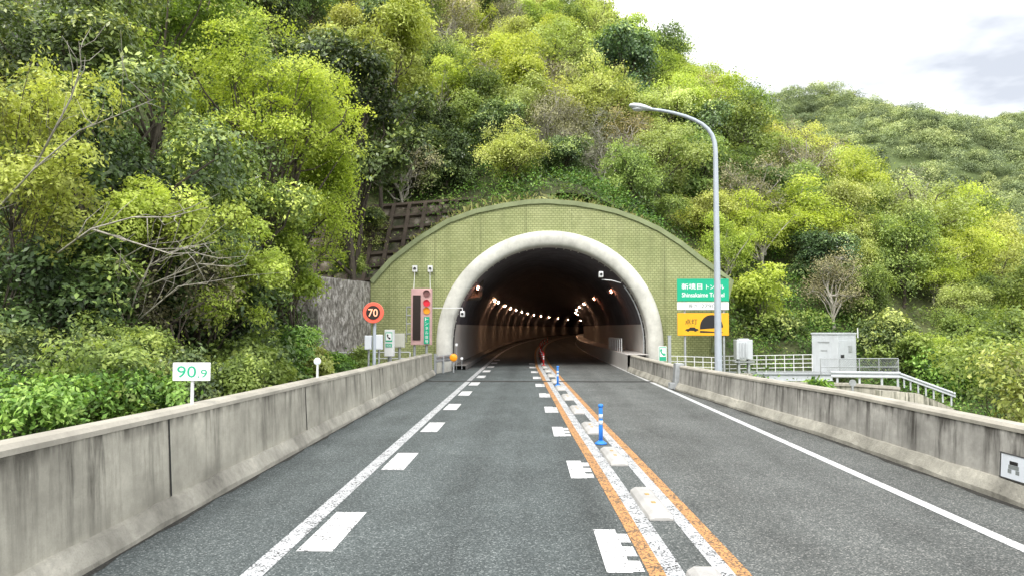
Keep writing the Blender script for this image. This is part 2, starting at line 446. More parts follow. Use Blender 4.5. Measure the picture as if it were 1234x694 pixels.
# ------------------------------------------------------------------ concrete barriers
def barrier(name, label, fx, fh, y0, y1, side, matface, step=.6, toe=True):
    """side -1: stands left of the road, +1: right"""
    ys = yrange(y0, y1, step); root = empty(name, (fx(y0), y0, 0), label, 'barrier')
    s = side; body = MB(); ft = MB(); cp = MB()
    R1, R2, R3 = [], [], []
    rg = random.Random(5)
    for y in ys:
        x, h = fx(y), fh(y)
        a = x + s * .13
        R1.append([(a, y, -.6), (a, y, .12), (a + s * .05, y, h - .09), (a + s * .30, y, h - .09), (a + s * .36, y, -.6)])
        j = rg.uniform(-.016, .016)
        R2.append([(x, y, -.6), (x, y, .06 + j), (x + s * (.10 + j), y, .235 + j), (x + s * .20, y, .26), (x + s * .20, y, -.6)])
        R3.append([(a + s * .035, y, h - .09), (a + s * .03, y, h - .04), (a + s * .075, y, h), (a + s * .275, y, h), (a + s * .32, y, h - .04), (a + s * .315, y, h - .09)])
    body.sweep(R1, True).build('wall', matface, root)
    if toe: ft.sweep(R2, True).build('footing', 'toe', root)
    cp.sweep(R3, True).build('coping', 'coping', root)
    return root
LBX = lambda y: interp(y, [(-10, -3.75), (3, -3.86), (9, -4.02), (20, -4.15), (34.6, -4.30)])
LBH = lambda y: interp(y, [(-10, 1.33), (5.7, 1.28), (9, 1.22), (20, 1.10), (34.6, 1.0)])
bl = barrier('concrete_barrier', 'tall stained concrete barrier along the road in front of the leafy bank', LBX, LBH, -8, 34.6, -1, 'barrier')
for y in (8.65, 14.2, 20.5, 27):
    jt = MB(); x = LBX(y) - .13; h = LBH(y)
    jt.add([(x + .006, y, .25), (x + .006, y + .035, .25), (x - .045, y + .035, h - .09), (x - .045, y, h - .09)], [(0, 1, 2, 3)])
    jt.build('joint_seal', 'black', bl)
RBX = lambda y: interp(y, [(-10, 6.15), (9, 6.02), (14.8, 5.93), (18.4, 5.68), (23, 5.42), (26.4, 5.16)])
RBH = lambda y: interp(y, [(-10, .97), (14.8, .96), (23, .87), (26.4, .85)])
br_ = barrier('concrete_barrier', 'long weathered concrete barrier with a white plate fixed to its near end', RBX, RBH, -8, 26.6, 1, 'barrier_r')
RB2X = lambda y: interp(y, [(27.2, 5.05), (35.2, 4.9)])
br2 = barrier('concrete_barrier', 'short concrete barrier joining the tunnel walkway beside the green telephone sign', RB2X, lambda y: .83, 27.3, 37.6, 1, 'barrier_r')
e = empty('barrier_end_post', (5.2, 26.95, 0), 'grey metal cover post at the joint between the two concrete barriers', 'post')
MB().box((5.34, 26.95, .45), (.30, .42, .95), 0, 0, .06).build('post', 'grey_metal', e, bevel=.02)
MB().box((5.16, 26.95, .12), (.28, .40, .22)).build('foot', 'grey_metal', e, bevel=.02)

# plate on the near right barrier
PY = 10.05
e = empty('barrier_plate', (6.1, 9.2, .4), 'white plate with dark printed marks fixed to the concrete barrier', 'sign')
pa, pb = 9.95, 7.6
def bface(y, z): return RBX(y) + .13 + .05 * (z - .12) / (RBH(y) - .21)
pm = MB(); fr = MB(); mk = MB()
for a, b, za, zb, d, mbx in ((pa, pb, .275, .575, .02, pm), (pa + .03, pb, .262, .275, .026, fr), (pa + .03, pb, .575, .585, .026, fr), (pa + .016, pa, .275, .575, .026, fr)):
    mbx.add([(bface(a, za) - d, a, za), (bface(b, za) - d, b, za), (bface(b, zb) - d, b, zb), (bface(a, zb) - d, a, zb),
             (bface(a, za) - .002, a, za), (bface(b, za) - .002, b, za), (bface(b, zb) - .002, b, zb), (bface(a, zb) - .002, a, zb)],
            [(0, 1, 2, 3), (4, 7, 6, 5), (0, 4, 5, 1), (3, 2, 6, 7), (0, 3, 7, 4), (1, 5, 6, 2)])
def markq(mbx, ya, yb, za, zb):
    mbx.add([(bface(ya, za) - .024, ya, za), (bface(yb, za) - .024, yb, za), (bface(yb, zb) - .024, yb, zb), (bface(ya, zb) - .024, ya, zb)], [(0, 1, 2, 3)])
pl = pm.build('plate', 'plate', e); fr.build('frame', 'soot', e)
markq(mk, 9.78, 9.62, .455, .50); mk.build('mark', 'black', pl)
mk = MB(); markq(mk, 8.98, 8.62, .43, .47); mk.build('mark', 'black', pl)
mk = MB(); markq(mk, 9.80, 9.60, .40, .45); mk.build('mark', 'grey_print', pl)
mk = MB(); markq(mk, 9.81, 9.74, .345, .395); mk.build('mark', 'grey_print', pl)
mk = MB(); markq(mk, 9.66, 9.59, .345, .395); mk.build('mark', 'grey_print', pl)

M['dirt'] = road_paint('dark_gutter_dirt', (.020, .019, .016), .30, (.06, .058, .05))
MB().sweep([[(LBX(y) - .03, y, .004), (LBX(y) + .05 + .03 * math.sin(y * 3.1) + .02 * math.sin(y * 7.7), y, .004)] for y in yrange(-8, 34.6, .4)]).build('gutter', 'dirt', road)
MB().sweep([[(RBX(y) - .09 - .03 * math.sin(y * 2.7) - .02 * math.sin(y * 8.1), y, .004), (RBX(y) + .03, y, .004)] for y in yrange(-8, 26.6, .4)]).build('gutter', 'dirt', road)

# ------------------------------------------------------------------ median posts and blocks
def block_mesh():
    m_ = MB(); w, l, h = .15, .74, .085
    prof = [(-w, 0), (-w + .01, h * .55), (-w + .07, h), (w - .07, h), (w - .01, h * .55), (w, 0)]
    rings = []
    for y, k in ((-l, .35), (-l + .07, 1), (l - .07, 1), (l, .35)):
        rings.append([(x * (1 if k == 1 else .9), y, max(z * k, 0)) for x, z in prof])
    return m_.sweep(rings, True)
ORD = ['nearest', 'second nearest', 'third nearest', 'fourth nearest', 'fifth nearest', 'sixth nearest', 'seventh nearest', 'eighth nearest', 'ninth nearest', 'tenth nearest', 'eleventh nearest', 'twelfth nearest', 'thirteenth nearest', 'fourteenth nearest', 'fifteenth nearest', 'sixteenth nearest']
b0 = block_mesh().build('kerb_block', 'block', bevel=.006)
M['tan_reflector'] = paint('tan_reflector', (.45, .30, .12), .4)
for k_ in (-.22, .22): MB().box((0, k_, .0885), (.05, .07, .012)).build('reflector', 'tan_reflector', b0)
ylist = [6.1, 9.4, 12.75, 16.25, 19.8, 23.3, 26.8, 30.2, 33.8, 37.3, 40.8, 44.3]
for i, y in enumerate(ylist):
    o = b0 if i == 0 else copy_tree(b0)
    sl = (median_x(y + 1) - median_x(y - 1)) / 2
    o.location = (median_x(y), y, .003); o.rotation_euler.z = -math.atan(sl)
    tag(o, f'white concrete kerb block between the centre lines, {ORD[i]} to the viewer', 'kerb block', 'white kerb blocks along the road centre')
def post(colr, loc, label):
    e = empty('delineator_post', (0, 0, 0), label, 'delineator post', 'flexible posts on the road centre')
    MB().tube([(0, 0, .0), (0, 0, .025), (0, 0, .045), (0, 0, .07)], [.115, .112, .075, .045], 20).build('base', colr, e, True)
    MB().tube([(0, 0, .06), (0, 0, .30), (0, 0, .66), (0, 0, .70)], [.040, .038, .038, .034], 16).build('stem', colr, e, True)
    for z in (.52, .40):
        MB().tube([(0, 0, z - .04), (0, 0, z + .04)], [.0405, .0405], 16).build('band', 'reflector' if colr == 'blue_post' else 'white_print', e, True)
    MB().tube([(0, 0, .69), (0, 0, .735), (0, 0, .75)], [.048, .048, .03], 16).build('cap', colr, e, True)
    e.location = loc; return e
pb_ = post('blue_post', (1.36, 14.25, .005), 'bright blue flexible post with pale bands, nearer of the blue posts')
copy_tree(pb_, (1.09, 28.2, .005), 'blue flexible post before the tunnel mouth, farther of the blue posts')
pr_ = post('red_post', (median_x(43), 43, .005), 'red and white flexible post standing just inside the tunnel mouth')
for i, y in enumerate((46.5, 50, 56, 63, 70, 78, 87, 97, 108)):
    copy_tree(pr_, (median_x(y), y, .005), f'red and white post deeper in the tunnel, {ORD[i]} of those behind the first')

# ------------------------------------------------------------------ tunnel
TX, TZ, TR, TY = 1.08, 1.33, 5.06, 39.0       # centre of the arch, inner radius, portal depth
def arch(r, n=40, zb=-.3):
    pts = [(TX - r, zb)] + [(TX + r * math.cos(math.pi - math.pi * i / n), TZ + r * math.sin(math.pi * i / n)) for i in range(n + 1)] + [(TX + r, zb)]
    return pts
tun = empty('tunnel_tube', (TX, TY, 0), 'dark sooty tunnel bore curving away behind the pale portal ring', 'tunnel')
YT = yrange(39.4, 60, 2) + yrange(60, 300, 5)[1:]
lin = MB().sweep([[(x + bend(y), y, z) for x, z in arch(TR)] for y in YT])
endr = [(x + bend(300), 300, z) for x, z in arch(TR)]
lin.add(endr, [tuple(range(len(endr)))])
lin.build('lining', 'lining', tun, True)
for s in (-1, 1):
    h = 2.35
    rings = []
    for y in YT:
        xb = TX + s * (TR - .05) + bend(y)
        zz = [.0, .9, TZ, 1.85, h]
        row = []
        for z in zz:
            xr = math.sqrt(max(0, (TR - .06) ** 2 - max(0, z - TZ) ** 2))
            row.append((TX + s * xr + bend(y), y, z))
        rings.append(row)
    MB().sweep(rings).build('side_panel', 'panel', tun, True)
# walkway on the right and low kerb on the left
MB().sweep([[(ROAD_R(41) - .28 + bend(y), y, -.1), (ROAD_R(41) - .28 + bend(y), y, .83), (TX + TR - .1 + bend(y), y, .83)] for y in yrange(37.4, 300, 4)]).build('walkway', 'panel', tun)
MB().sweep([[(-3.25 + bend(y), y, -.1), (-3.25 + bend(y), y, .22), (TX - TR + .1 + bend(y), y, .22)] for y in yrange(38.6, 300, 4)]).build('kerb', 'kerb', tun)
# ring
portal = empty('tunnel_portal', (TX, TY, 0), 'olive green tiled tunnel portal with a thick pale concrete ring', 'tunnel portal')
prof = [(TR, .9), (TR, -.25)]
w = .80
for i in range(9):
    a = math.pi * i / 8
    prof.append((TR + w / 2 - math.cos(a) * w / 2, -.33 - math.sin(a) * .22))
prof += [(TR + w, -.2), (TR + w, .1)]
n = 64; rings = []
for i in range(-4, n + 5):
    if i < 0: rings.append([(TX - r, TY + dy, TZ + (i) * .45) for r, dy in prof])
    elif i > n: rings.append([(TX + r, TY + dy, TZ - (i - n) * .45) for r, dy in prof])
    else:
        th = math.pi - math.pi * i / n
        rings.append([(TX + r * math.cos(th), TY + dy, TZ + r * math.sin(th)) for r, dy in prof])
MB().sweep(rings).build('ring', 'ring', portal, True)
# tiled wall
OUT = [(-8.30, -1.0), (-8.30, 4.62)] + [((at(px, py, TY)).x, (at(px, py, TY)).z) for px, py in
       ((447, 338), (469, 313), (504, 286), (538, 265.5), (573, 253), (607.5, 246), (635, 242), (660, 241), (692, 243.5), (720, 248), (744, 253.5), (770, 263), (795.6, 275), (822, 292), (847, 311.6), (866, 325), (883, 338))] + [(at(861, 425, TY).x, at(861, 425, TY).z), (at(858, 445, TY).x, -1.0)]
def ray_out(th):
    cx, cz = TX, 1.0; dx, dz = math.cos(th), math.sin(th); best = None
    for (x0, z0), (x1, z1) in zip(OUT[:-1], OUT[1:]):
        ex, ez = x1 - x0, z1 - z0; den = dx * ez - dz * ex
        if abs(den) < 1e-9: continue
        t = ((x0 - cx) * ez - (z0 - cz) * ex) / den; u = ((x0 - cx) * dz - (z0 - cz) * dx) / den
        if t > 0 and -1e-6 <= u <= 1 + 1e-6 and (best is None or t < best): best = t
    return best
ths = sorted(set([math.pi * 1.06 - i * (math.pi * 1.12) / 90 for i in range(91)] + [math.atan2(z - 1.0, x - TX) % (2 * math.pi) if x < TX else math.atan2(z - 1.0, x - TX) for x, z in OUT[1:-1]]), reverse=True)
inner, outer = [], []
for th in ths:
    t = ray_out(th)
    if t is None: continue
    ri = TR + .35; c, s_ = math.cos(th), math.sin(th)
    # inner edge: circle about (TX,TZ), vertical sides below the springing
    b_ = (1.0 - TZ) * s_; ti = -b_ + math.sqrt(b_ * b_ - (1.0 - TZ) ** 2 + ri * ri)
    pz = 1.0 + ti * s_
    if pz < TZ: ti = ri / abs(c)
    inner.append((TX + ti * c, TY, 1.0 + ti * s_)); outer.append((TX + t * c, TY, 1.0 + t * s_))
wall = MB().sweep([[a, b] for a, b in zip(inner, outer)])
wall.sweep([[b, (b[0], TY + 1.4, b[2])] for b in outer])
wall.build('tiled_wall', 'tiles', portal)
cop = MB(); rr = []
cpts = [(x, z) for x, z in OUT[1:-1]]
for i, (x, z) in enumerate(cpts):
    a = Vector(cpts[max(0, i - 1)]); b = Vector(cpts[min(len(cpts) - 1, i + 1)]); t = (b - a).normalized(); nrm = Vector((-t.y, t.x))
    if nrm.dot(Vector((TX - x, 1 - z))) > 0: nrm = -nrm
    p = Vector((x, z)); i_ = p - nrm * .20; o_ = p + nrm * .04
    rr.append([(i_.x, TY - .003, i_.y), (i_.x, TY - .09, i_.y), (o_.x, TY - .09, o_.y), (o_.x, TY + 1.0, o_.y)])
cop.sweep(rr).build('coping', 'moss_coping', portal)

# tunnel lights
def light(mat):
    e = empty('tunnel_light', (0, 0, 0), 'x', 'tunnel light')
    MB().box((0, 0, 0), (.34, .62, .22)).build('housing', 'fixture', e, bevel=.02)
    MB().box((0, -.02, -.125), (.10, .24, .03)).build('lens', mat, e)
    MB().box((0, -.315, -.01), (.09, .012, .06)).build('glow_face', mat, e)
    return e
l0 = light('sodium'); l1 = light('sodium_dim')
def put_light(first, proto, x, y, z, s, label, grp, used=[set()]):
    if proto.name in used[0]: o = copy_tree(proto)
    else: o = proto; used[0].add(proto.name)
    o.location = (x + bend(y), y, z); o.rotation_euler = (0, R(-38) * s, 0); o['label'] = label; o['group'] = grp; return o
lab = 0
LY = [41, 60, 65, 76, 86, 96, 107, 119, 132, 147, 164, 184, 207, 235, 262]
RY = [45, 57, 70, 81, 94, 110, 130, 155, 184]
for s, ys in ((-1, LY), (1, RY)):
    row = 'row on the wide-curving wall' if s < 0 else 'row on the inner-curve wall'
    for i, y in enumerate(ys):
        nm = ORD[i] if i < len(ORD) else 'far end'
        dim = (s > 0 and y < 65) or y < 42
        lb = f'orange lit tunnel lamp on the {"left" if s < 0 else "right"} haunch of the bore, {nm} to the mouth'
        if i >= len(ORD): lb = f'tiny orange lamp at the far end of the {"left" if s < 0 else "right"} row, hidden deep in the bore'
        put_light(0, l1 if dim else l0, TX + s * 3.82, y, TZ + 3.05, s, lb, f'tunnel lamps on the {"left" if s < 0 else "right"} haunch')
# cameras and arm in the mouth
def cctv(name, label, pts, head, wall_p):
    e = empty(name, wall_p, label, 'camera')
    MB().tube(pts, .025, 8).build('arm', 'white', e, True)
    MB().box(head, (.22, .42, .30)).build('housing', 'white', e, bevel=.03)
    MB().disc((head[0], head[1] - .22, head[2]), .07, .03).build('lens', 'dark', e)
    return e
Yc = 38.3
p0 = at(748, 341, 38.55); p1 = at(737, 338, Yc); p2 = at(725, 337, Yc)
cctv('surveillance_camera', 'white camera on a curved arm under the ring beside the first lamp', [p0, p1, p2], at(724, 331, Yc), p0)
h_ = at(557.5, 378, 38.2)
cctv('surveillance_camera', 'small white camera hanging from a thin arm by the signal board', [at(521, 371, 38.0), at(557, 371, 38.2), h_ + Vector((0, 0, .1))], h_, at(521, 371, 38))
e = empty('cable_conduit', (5.9, 39.5, 0), 'thin grey conduit running down the inside of the ring', 'conduit')
cp_ = [(TX + 4.95 * math.cos(R(a)), 39.3, TZ + 4.95 * math.sin(R(a))) for a in (38, 32, 26, 20, 14, 8, 2, -4, -10)]
MB().tube(cp_, .035, 8).build('pipe', 'grey_metal', e, True)
# walkway rail
e = empty('walkway_railing', (5.2, 42, .83), 'short white railing on the raised walkway inside the tunnel', 'railing')
ra, rb = 42.0, 48.5
MB().tube([(5.2, ra, 1.55), (5.2, rb, 1.55)], .03, 8).build('rail', 'white', e)
for i in range(8):
    y = ra + (rb - ra) * i / 7
    MB().tube([(5.2, y, .83), (5.2, y, 1.55)], .028, 8).build('post', 'white', e)

# ------------------------------------------------------------------ left roadside objects
def sign_post_kilometre():
    Y = 9.6; c = at(231, 447.5, Y); b = at(230, 486, Y)
    e = empty('kilometre_sign', (b.x, Y, b.z - .8), 'small white kilometre sign reading 90.9 in green above the concrete barrier', 'sign')
    MB().box(c, (.49, .025, .235)).build('panel', 'white_print', e, bevel=.008)
    MB().tube([(b.x, Y + .03, b.z - .9), (c.x, Y + .03, c.z - .1)], .022, 10).build('pole', 'white', e)
    t = MB(); lettering(t, '90', c.x - .06, Y - .0145, c.z, .15, .25, .004); t.build('digits', 'green_print', e)
    t = MB(); lettering(t, '.9', c.x + .145, Y - .0145, c.z - .022, .105, .125, .004); t.build('digits', 'green_print', e)
sign_post_kilometre()
Y = 15.6; c = at(382.5, 435, Y); 
e = empty('round_delineator', (c.x, Y, .9), 'small round white reflector on a short white post above the barrier', 'delineator')
MB().disc(c, .075, .03, n=20).build('disc', 'white_print', e, bevel=.006)
MB().disc(c - Vector((0, .018, 0)), .058, .008, n=20).build('lens', 'reflector', e)
MB().tube([(c.x, Y + .01, c.z - .42), (c.x, Y + .01, c.z - .06)], .024, 10).build('post', 'white', e)

Y = 24.0; c = at(450, 376.5, Y); b = at(450, 437, Y)
e = empty('speed_limit_sign', (b.x, Y, b.z - .8), 'round red ringed electronic sign showing 70 on a grey pole', 'sign')
MB().disc(c, .335, .10, n=40).build('ring', 'red_ring', e, bevel=.01)
MB().disc(c - Vector((0, .053, 0)), .225, .02, n=40).build('display', 'led_panel', e)
t = MB(); lettering(t, '70', c.x, Y - .066, c.z, .25, .31, .01); t.build('digits', 'led_glow', e)
MB().disc(c + Vector((0, .09, 0)), .30, .10, n=32).build('case', 'grey_metal', e)
MB().tube([(b.x, Y + .12, b.z - .9), (b.x, Y + .12, c.z + .1)], .055, 12).build('pole', 'pole', e)
for (x0, x1, y0, y1, lab_) in ((440, 448, 404, 421, 'narrow pale electrical box behind the round speed sign, on the bank side'), (452, 461, 403, 421, 'grey electrical box behind the round speed sign, on the road side')):
    a = at(x0, y1, 25.2); d_ = at(x1, y0, 25.2)
    e = empty('electrical_box', ((a.x + d_.x) / 2, 25.2, a.z - .6), lab_, 'box', None)
    MB().box(((a.x + d_.x) / 2, 25.2, (a.z + d_.z) / 2), (d_.x - a.x, .22, d_.z - a.z)).build('case', 'plate', e, bevel=.012)
    MB().box(((a.x + d_.x) / 2, 25.085, (a.z + d_.z) / 2), ((d_.x - a.x) * .86, .01, (d_.z - a.z) * .9)).build('door', 'plate', e, bevel=.004)
    MB().tube([((a.x + d_.x) / 2, 25.25, a.z - 1.2), ((a.x + d_.x) / 2, 25.25, a.z)], .035, 8).build('pole', 'grey_metal', e)

def phone_icon(mbx, cx, y, cz, s):
    pts = [(-.34, .42), (-.14, .50), (-.04, .22), (-.16, .12), (.06, -.18), (.20, -.10), (.40, -.32), (.26, -.50), (.06, -.46), (-.22, -.16), (-.36, .18)]
    mbx.poly_y([(cx + x * s, cz + z * s) for x, z in pts], y, .003)
def phone_cabinet():
    Y = 27.0; a = at(464, 429, Y); d_ = at(475, 397, Y); w_ = d_.x - a.x; cx = (a.x + d_.x) / 2
    e = empty('emergency_telephone_cabinet', (cx, Y, a.z - .5), 'tall white emergency telephone cabinet with a green panel beside the signal board', 'telephone cabinet')
    MB().box((cx, Y, (a.z + d_.z) / 2), (w_, .32, d_.z - a.z)).build('cabinet', 'white', e, bevel=.015)
    zc = d_.z - .26
    MB().box((cx, Y - .165, zc), (w_ * .76, .012, .34)).build('panel', 'green_print', e)
    MB().box((cx, Y - .173, zc + .01), (w_ * .64, .006, .26)).build('panel', 'white_print', e)
    t = MB(); phone_icon(t, cx, Y - .180, zc + .01, .19); t.build('telephone_symbol', 'black', e)
    t = MB(); t.box((cx, Y - .166, zc - .30), (w_ * .7, .012, .13)); t.build('label_panel', 'green_print', e)
    t = MB(); lettering(t, 'SOS', cx, Y - .174, zc - .30, .07, w_ * .5, .01); t.build('lettering', 'white_print', e)
    MB().tube([(cx, Y + .05, a.z - .9), (cx, Y + .05, a.z)], .08, 8).build('stand', 'grey_metal', e)
phone_cabinet()
a = at(475.5, 418.5, 28.5); d_ = at(487.5, 401.5, 28.5)
e = empty('control_box', ((a.x + d_.x) / 2, 28.5, a.z - .5), 'beige control box between the telephone cabinet and the signal board', 'box')
MB().box(((a.x + d_.x) / 2, 28.5, (a.z + d_.z) / 2), (d_.x - a.x, .3, d_.z - a.z)).build('case', 'beige', e, bevel=.012)
MB().box(((a.x + d_.x) / 2, 28.34, (a.z + d_.z) / 2), ((d_.x - a.x) * .88, .012, (d_.z - a.z) * .88)).build('door', 'beige', e, bevel=.004)
MB().tube([((a.x + d_.x) / 2, 28.5, a.z - 1.2), ((a.x + d_.x) / 2, 28.5, a.z)], .05, 8).build('stand', 'grey_metal', e)
# pipe rail
e = empty('pipe_railing', (-5.5, 26, 0), 'white two-bar pipe railing behind the barrier below the speed sign', 'railing')
for yy in (424.5, 432):
    MB().tube([at(409, yy, 30.6), at(494, yy - .5, 30.6)], .022, 8).build('rail', 'white', e)
for xx in (409, 452, 494):
    q = at(xx, 423.5, 30.6); MB().tube([(q.x, 30.6, q.z), (q.x, 30.6, q.z - 1.7)], .026, 8).build('post', 'white', e)
# signal board
def signal_board():
    Y = 35.5
    P = lambda x, y: at(x, y, Y)
    a = P(495, 415.5); d_ = P(520.5, 347.5); cx = (a.x + d_.x) / 2; cz = (a.z + d_.z) / 2
    e = empty('signal_board', (cx, Y, a.z - .8), 'tall faded red signal board with a dark message panel and round traffic lights', 'signal board')
    MB().box((cx, Y + .12, cz), (d_.x - a.x, .24, d_.z - a.z)).build('frame', 'pink_frame', e, bevel=.02)
    a1 = P(497.3, 409.5); d1 = P(507, 355.5)
    pnl = MB().box(((a1.x + d1.x) / 2, Y - .01, (a1.z + d1.z) / 2), (d1.x - a1.x, .03, d1.z - a1.z)).build('message_panel', 'led_panel', e)
    for py, m_ in ((353.5, 'lens_dark'), (365, 'lens_red'), (374.2, 'lens_amber')):
        c = P(514.2, py)
        MB().disc(c - Vector((0, .02, 0)), .162, .05, n=24).build('lamp', m_, e)
        hood = [(c.x + .165 * math.cos(R(q)), c.z + .165 * math.sin(R(q))) for q in range(10, 171, 16)]
        MB().sweep([[(x, Y - .0, z) for x, z in hood], [(x, Y - .12, z) for x, z in hood]]).build('hood', 'pink_frame', e)
    a2 = P(511, 414); d2 = P(517.6, 381.5); gx = (a2.x + d2.x) / 2; hh = d2.z - a2.z
    gp = MB().box((gx, Y - .012, (a2.z + d2.z) / 2), (d2.x - a2.x, .03, hh)).build('name_panel', 'green_sign', e)
    t = MB()
    for i, ch in enumerate('トンネル信号'):
        lettering(t, ch, gx, Y - .0295, d2.z - hh * (i + .5) / 6, hh / 6 * .72, (d2.x - a2.x) * .62, .01)
    t.build('lettering', 'white_print', gp)
    for xx in (499, 513.5):
        q = P(xx, 415); MB().tube([(q.x, Y + .14, -.6), (q.x, Y + .14, q.z)], .06, 10).build('post', 'grey_metal', e)
    lad = MB(); x0 = P(489, 400).x; x1 = P(493.5, 400).x
    for zz in (P(0, 370).z, P(0, 380).z, P(0, 390).z, P(0, 402).z): lad.tube([(x0, Y + .2, zz), (a.x + .05, Y + .2, zz)], .03, 6)
    lad.tube([(x0, Y + .2, P(0, 370).z), (x0, Y + .2, P(0, 412).z)], .025, 6)
    lad.build('side_bracket', 'grey_metal', e)
    for xx, xt in ((498, 500), (518, 518)):
        q = P(xx, 348); w_ = at(xt, 324, 38.9)
        MB().tube([(q.x, Y + .15, q.z), w_], .014, 6).build('stay_cable', 'white', e)
signal_board()
for i, xt in enumerate((500, 518.5)):
    w_ = at(xt, 324, 38.9)
    e = empty('wall_anchor', w_, 'white wall anchor holding the stay of the signal board, ' + ('nearer the bank' if i == 0 else 'nearer the ring'), 'anchor', 'anchors on the tiled wall')
    MB().box(w_, (.26, .14, .34)).build('plate', 'white', e, bevel=.02)
    MB().disc(w_ - Vector((0, .08, .0)), .075, .04).build('bolt', 'dark', e)
# guardrail stub and warning lamp by the ring foot
e = empty('guardrail_end', (-4.1, 36, 0), 'short grey guardrail end between the barrier and the ring foot', 'guardrail')
def wbeam(mbx, p, q, h=.32, d=.07):
    p, q = Vector(p), Vector(q); t = (q - p).normalized(); n_ = Vector((t.y, -t.x, 0)).normalized()
    prof_ = [(-.5, 0), (-.38, 1), (-.22, 1), (-.08, 0), (.08, 0), (.22, 1), (.38, 1), (.5, 0)]
    mbx.sweep([[b + Vector((0, 0, z * h)) + n_ * (k * d) for z, k in prof_] for b in (p, q)])
    mbx.sweep([[b + Vector((0, 0, z * h)) + n_ * (k * d - .012) for z, k in reversed(prof_)] for b in (p, q)])
g_ = MB(); wbeam(g_, (-4.35, 34.7, .72), (-3.85, 38.2, .66)); g_.build('rail', 'grey_metal', e)
MB().tube([(-4.12, 36, -.1), (-4.12, 36, .85)], .06, 10).build('post', 'grey_metal', e)
MB().box((-4.34, 34.75, .5), (.12, .10, .95)).build('post', 'grey_metal', e)
c = at(546.5, 430.5, 36.5)
e = empty('warning_lamp', (c.x, c.y, 0), 'round orange warning lamp at the foot of the pale ring', 'lamp')
MB().ball(c, .19, 1, .5, 1, 18).build('lens', 'orange_lens', e, True)
MB().tube([(c.x, c.y + .05, .0), (c.x, c.y + .05, c.z)], .04, 8).build('stand', 'grey_metal', e)
for i, (px, py) in enumerate(((550, 415), (556.5, 431.5))):
    c = at(px, py, 37.4)
    e = empty('reflector', (c.x, c.y, 0.2), 'tiny white reflector ' + ('on a stem above the orange lamp' if i == 0 else 'standing low beside the orange lamp'), 'reflector')
    MB().disc(c, .07, .03, n=14).build('disc', 'white_print', e)
    MB().tube([(c.x, c.y + .03, 0.1), (c.x, c.y + .03, c.z)], .015, 6).build('stem', 'grey_metal', e)

# ------------------------------------------------------------------ right roadside objects
def lamp_post():
    Y = 24.0; b = at(866, 450, Y); X = b.x
    e = empty('street_lamp', (X, Y, -1), 'tall curved grey street lamp with a pale cobra head rising behind the barrier', 'street lamp')
    Pz = lambda px, py: at(px, py, Y)
    pts = [(X, Y, -1.0), (X, Y, .6)]; rad = [.125, .122]
    top = Pz(862, 182)
    for k in range(1, 9):
        pts.append((X, Y, .6 + (top.z - .6) * k / 8)); rad.append(.122 - .046 * k / 8)
    arm = [(861, 172), (858, 163), (853, 156), (846, 150), (837, 145), (826, 140.5), (812, 136.5), (797, 133.5), (784, 131.8)]
    for i, (px, py) in enumerate(arm):
        q = Pz(px, py); pts.append((q.x, Y, q.z)); rad.append(.076 - .030 * (i + 1) / len(arm))
    MB().tube(pts, rad, 16).build('pole', 'pole', e, True)
    MB().box((X, Y - .128, .95), (.13, .02, .42)).build('hatch', 'pole', e, bevel=.006)
    MB().disc((X, Y, -.97), .24, .06, 'Z').build('flange', 'grey_metal', e)
    a = Pz(786, 132.2); c = Pz(758, 127.5)
    hd = MB(); rings = []
    t = (c - a); L = t.length; t.normalize()
    for u, ww, hh in ((0, .05, .05), (.12, .09, .07), (.3, .15, .10), (.55, .19, .12), (.8, .17, .10), (.95, .10, .06), (1.0, .02, .02)):
        p = a + t * L * u
        rings.append([p + Vector((0, ww * math.cos(2 * math.pi * k / 16), hh * math.sin(2 * math.pi * k / 16) * (1 if math.sin(2 * math.pi * k / 16) > 0 else .75))) for k in range(16)])
    head = MB().sweep(rings, True).build('lamp_head', 'lamp_white', e, True)
    p = a + t * L * .6 - Vector((0, 0, .07)); MB().ball(p, .17, 1.15, .85, .40, 16).build('glass', 'glass', head, True)
lamp_post()

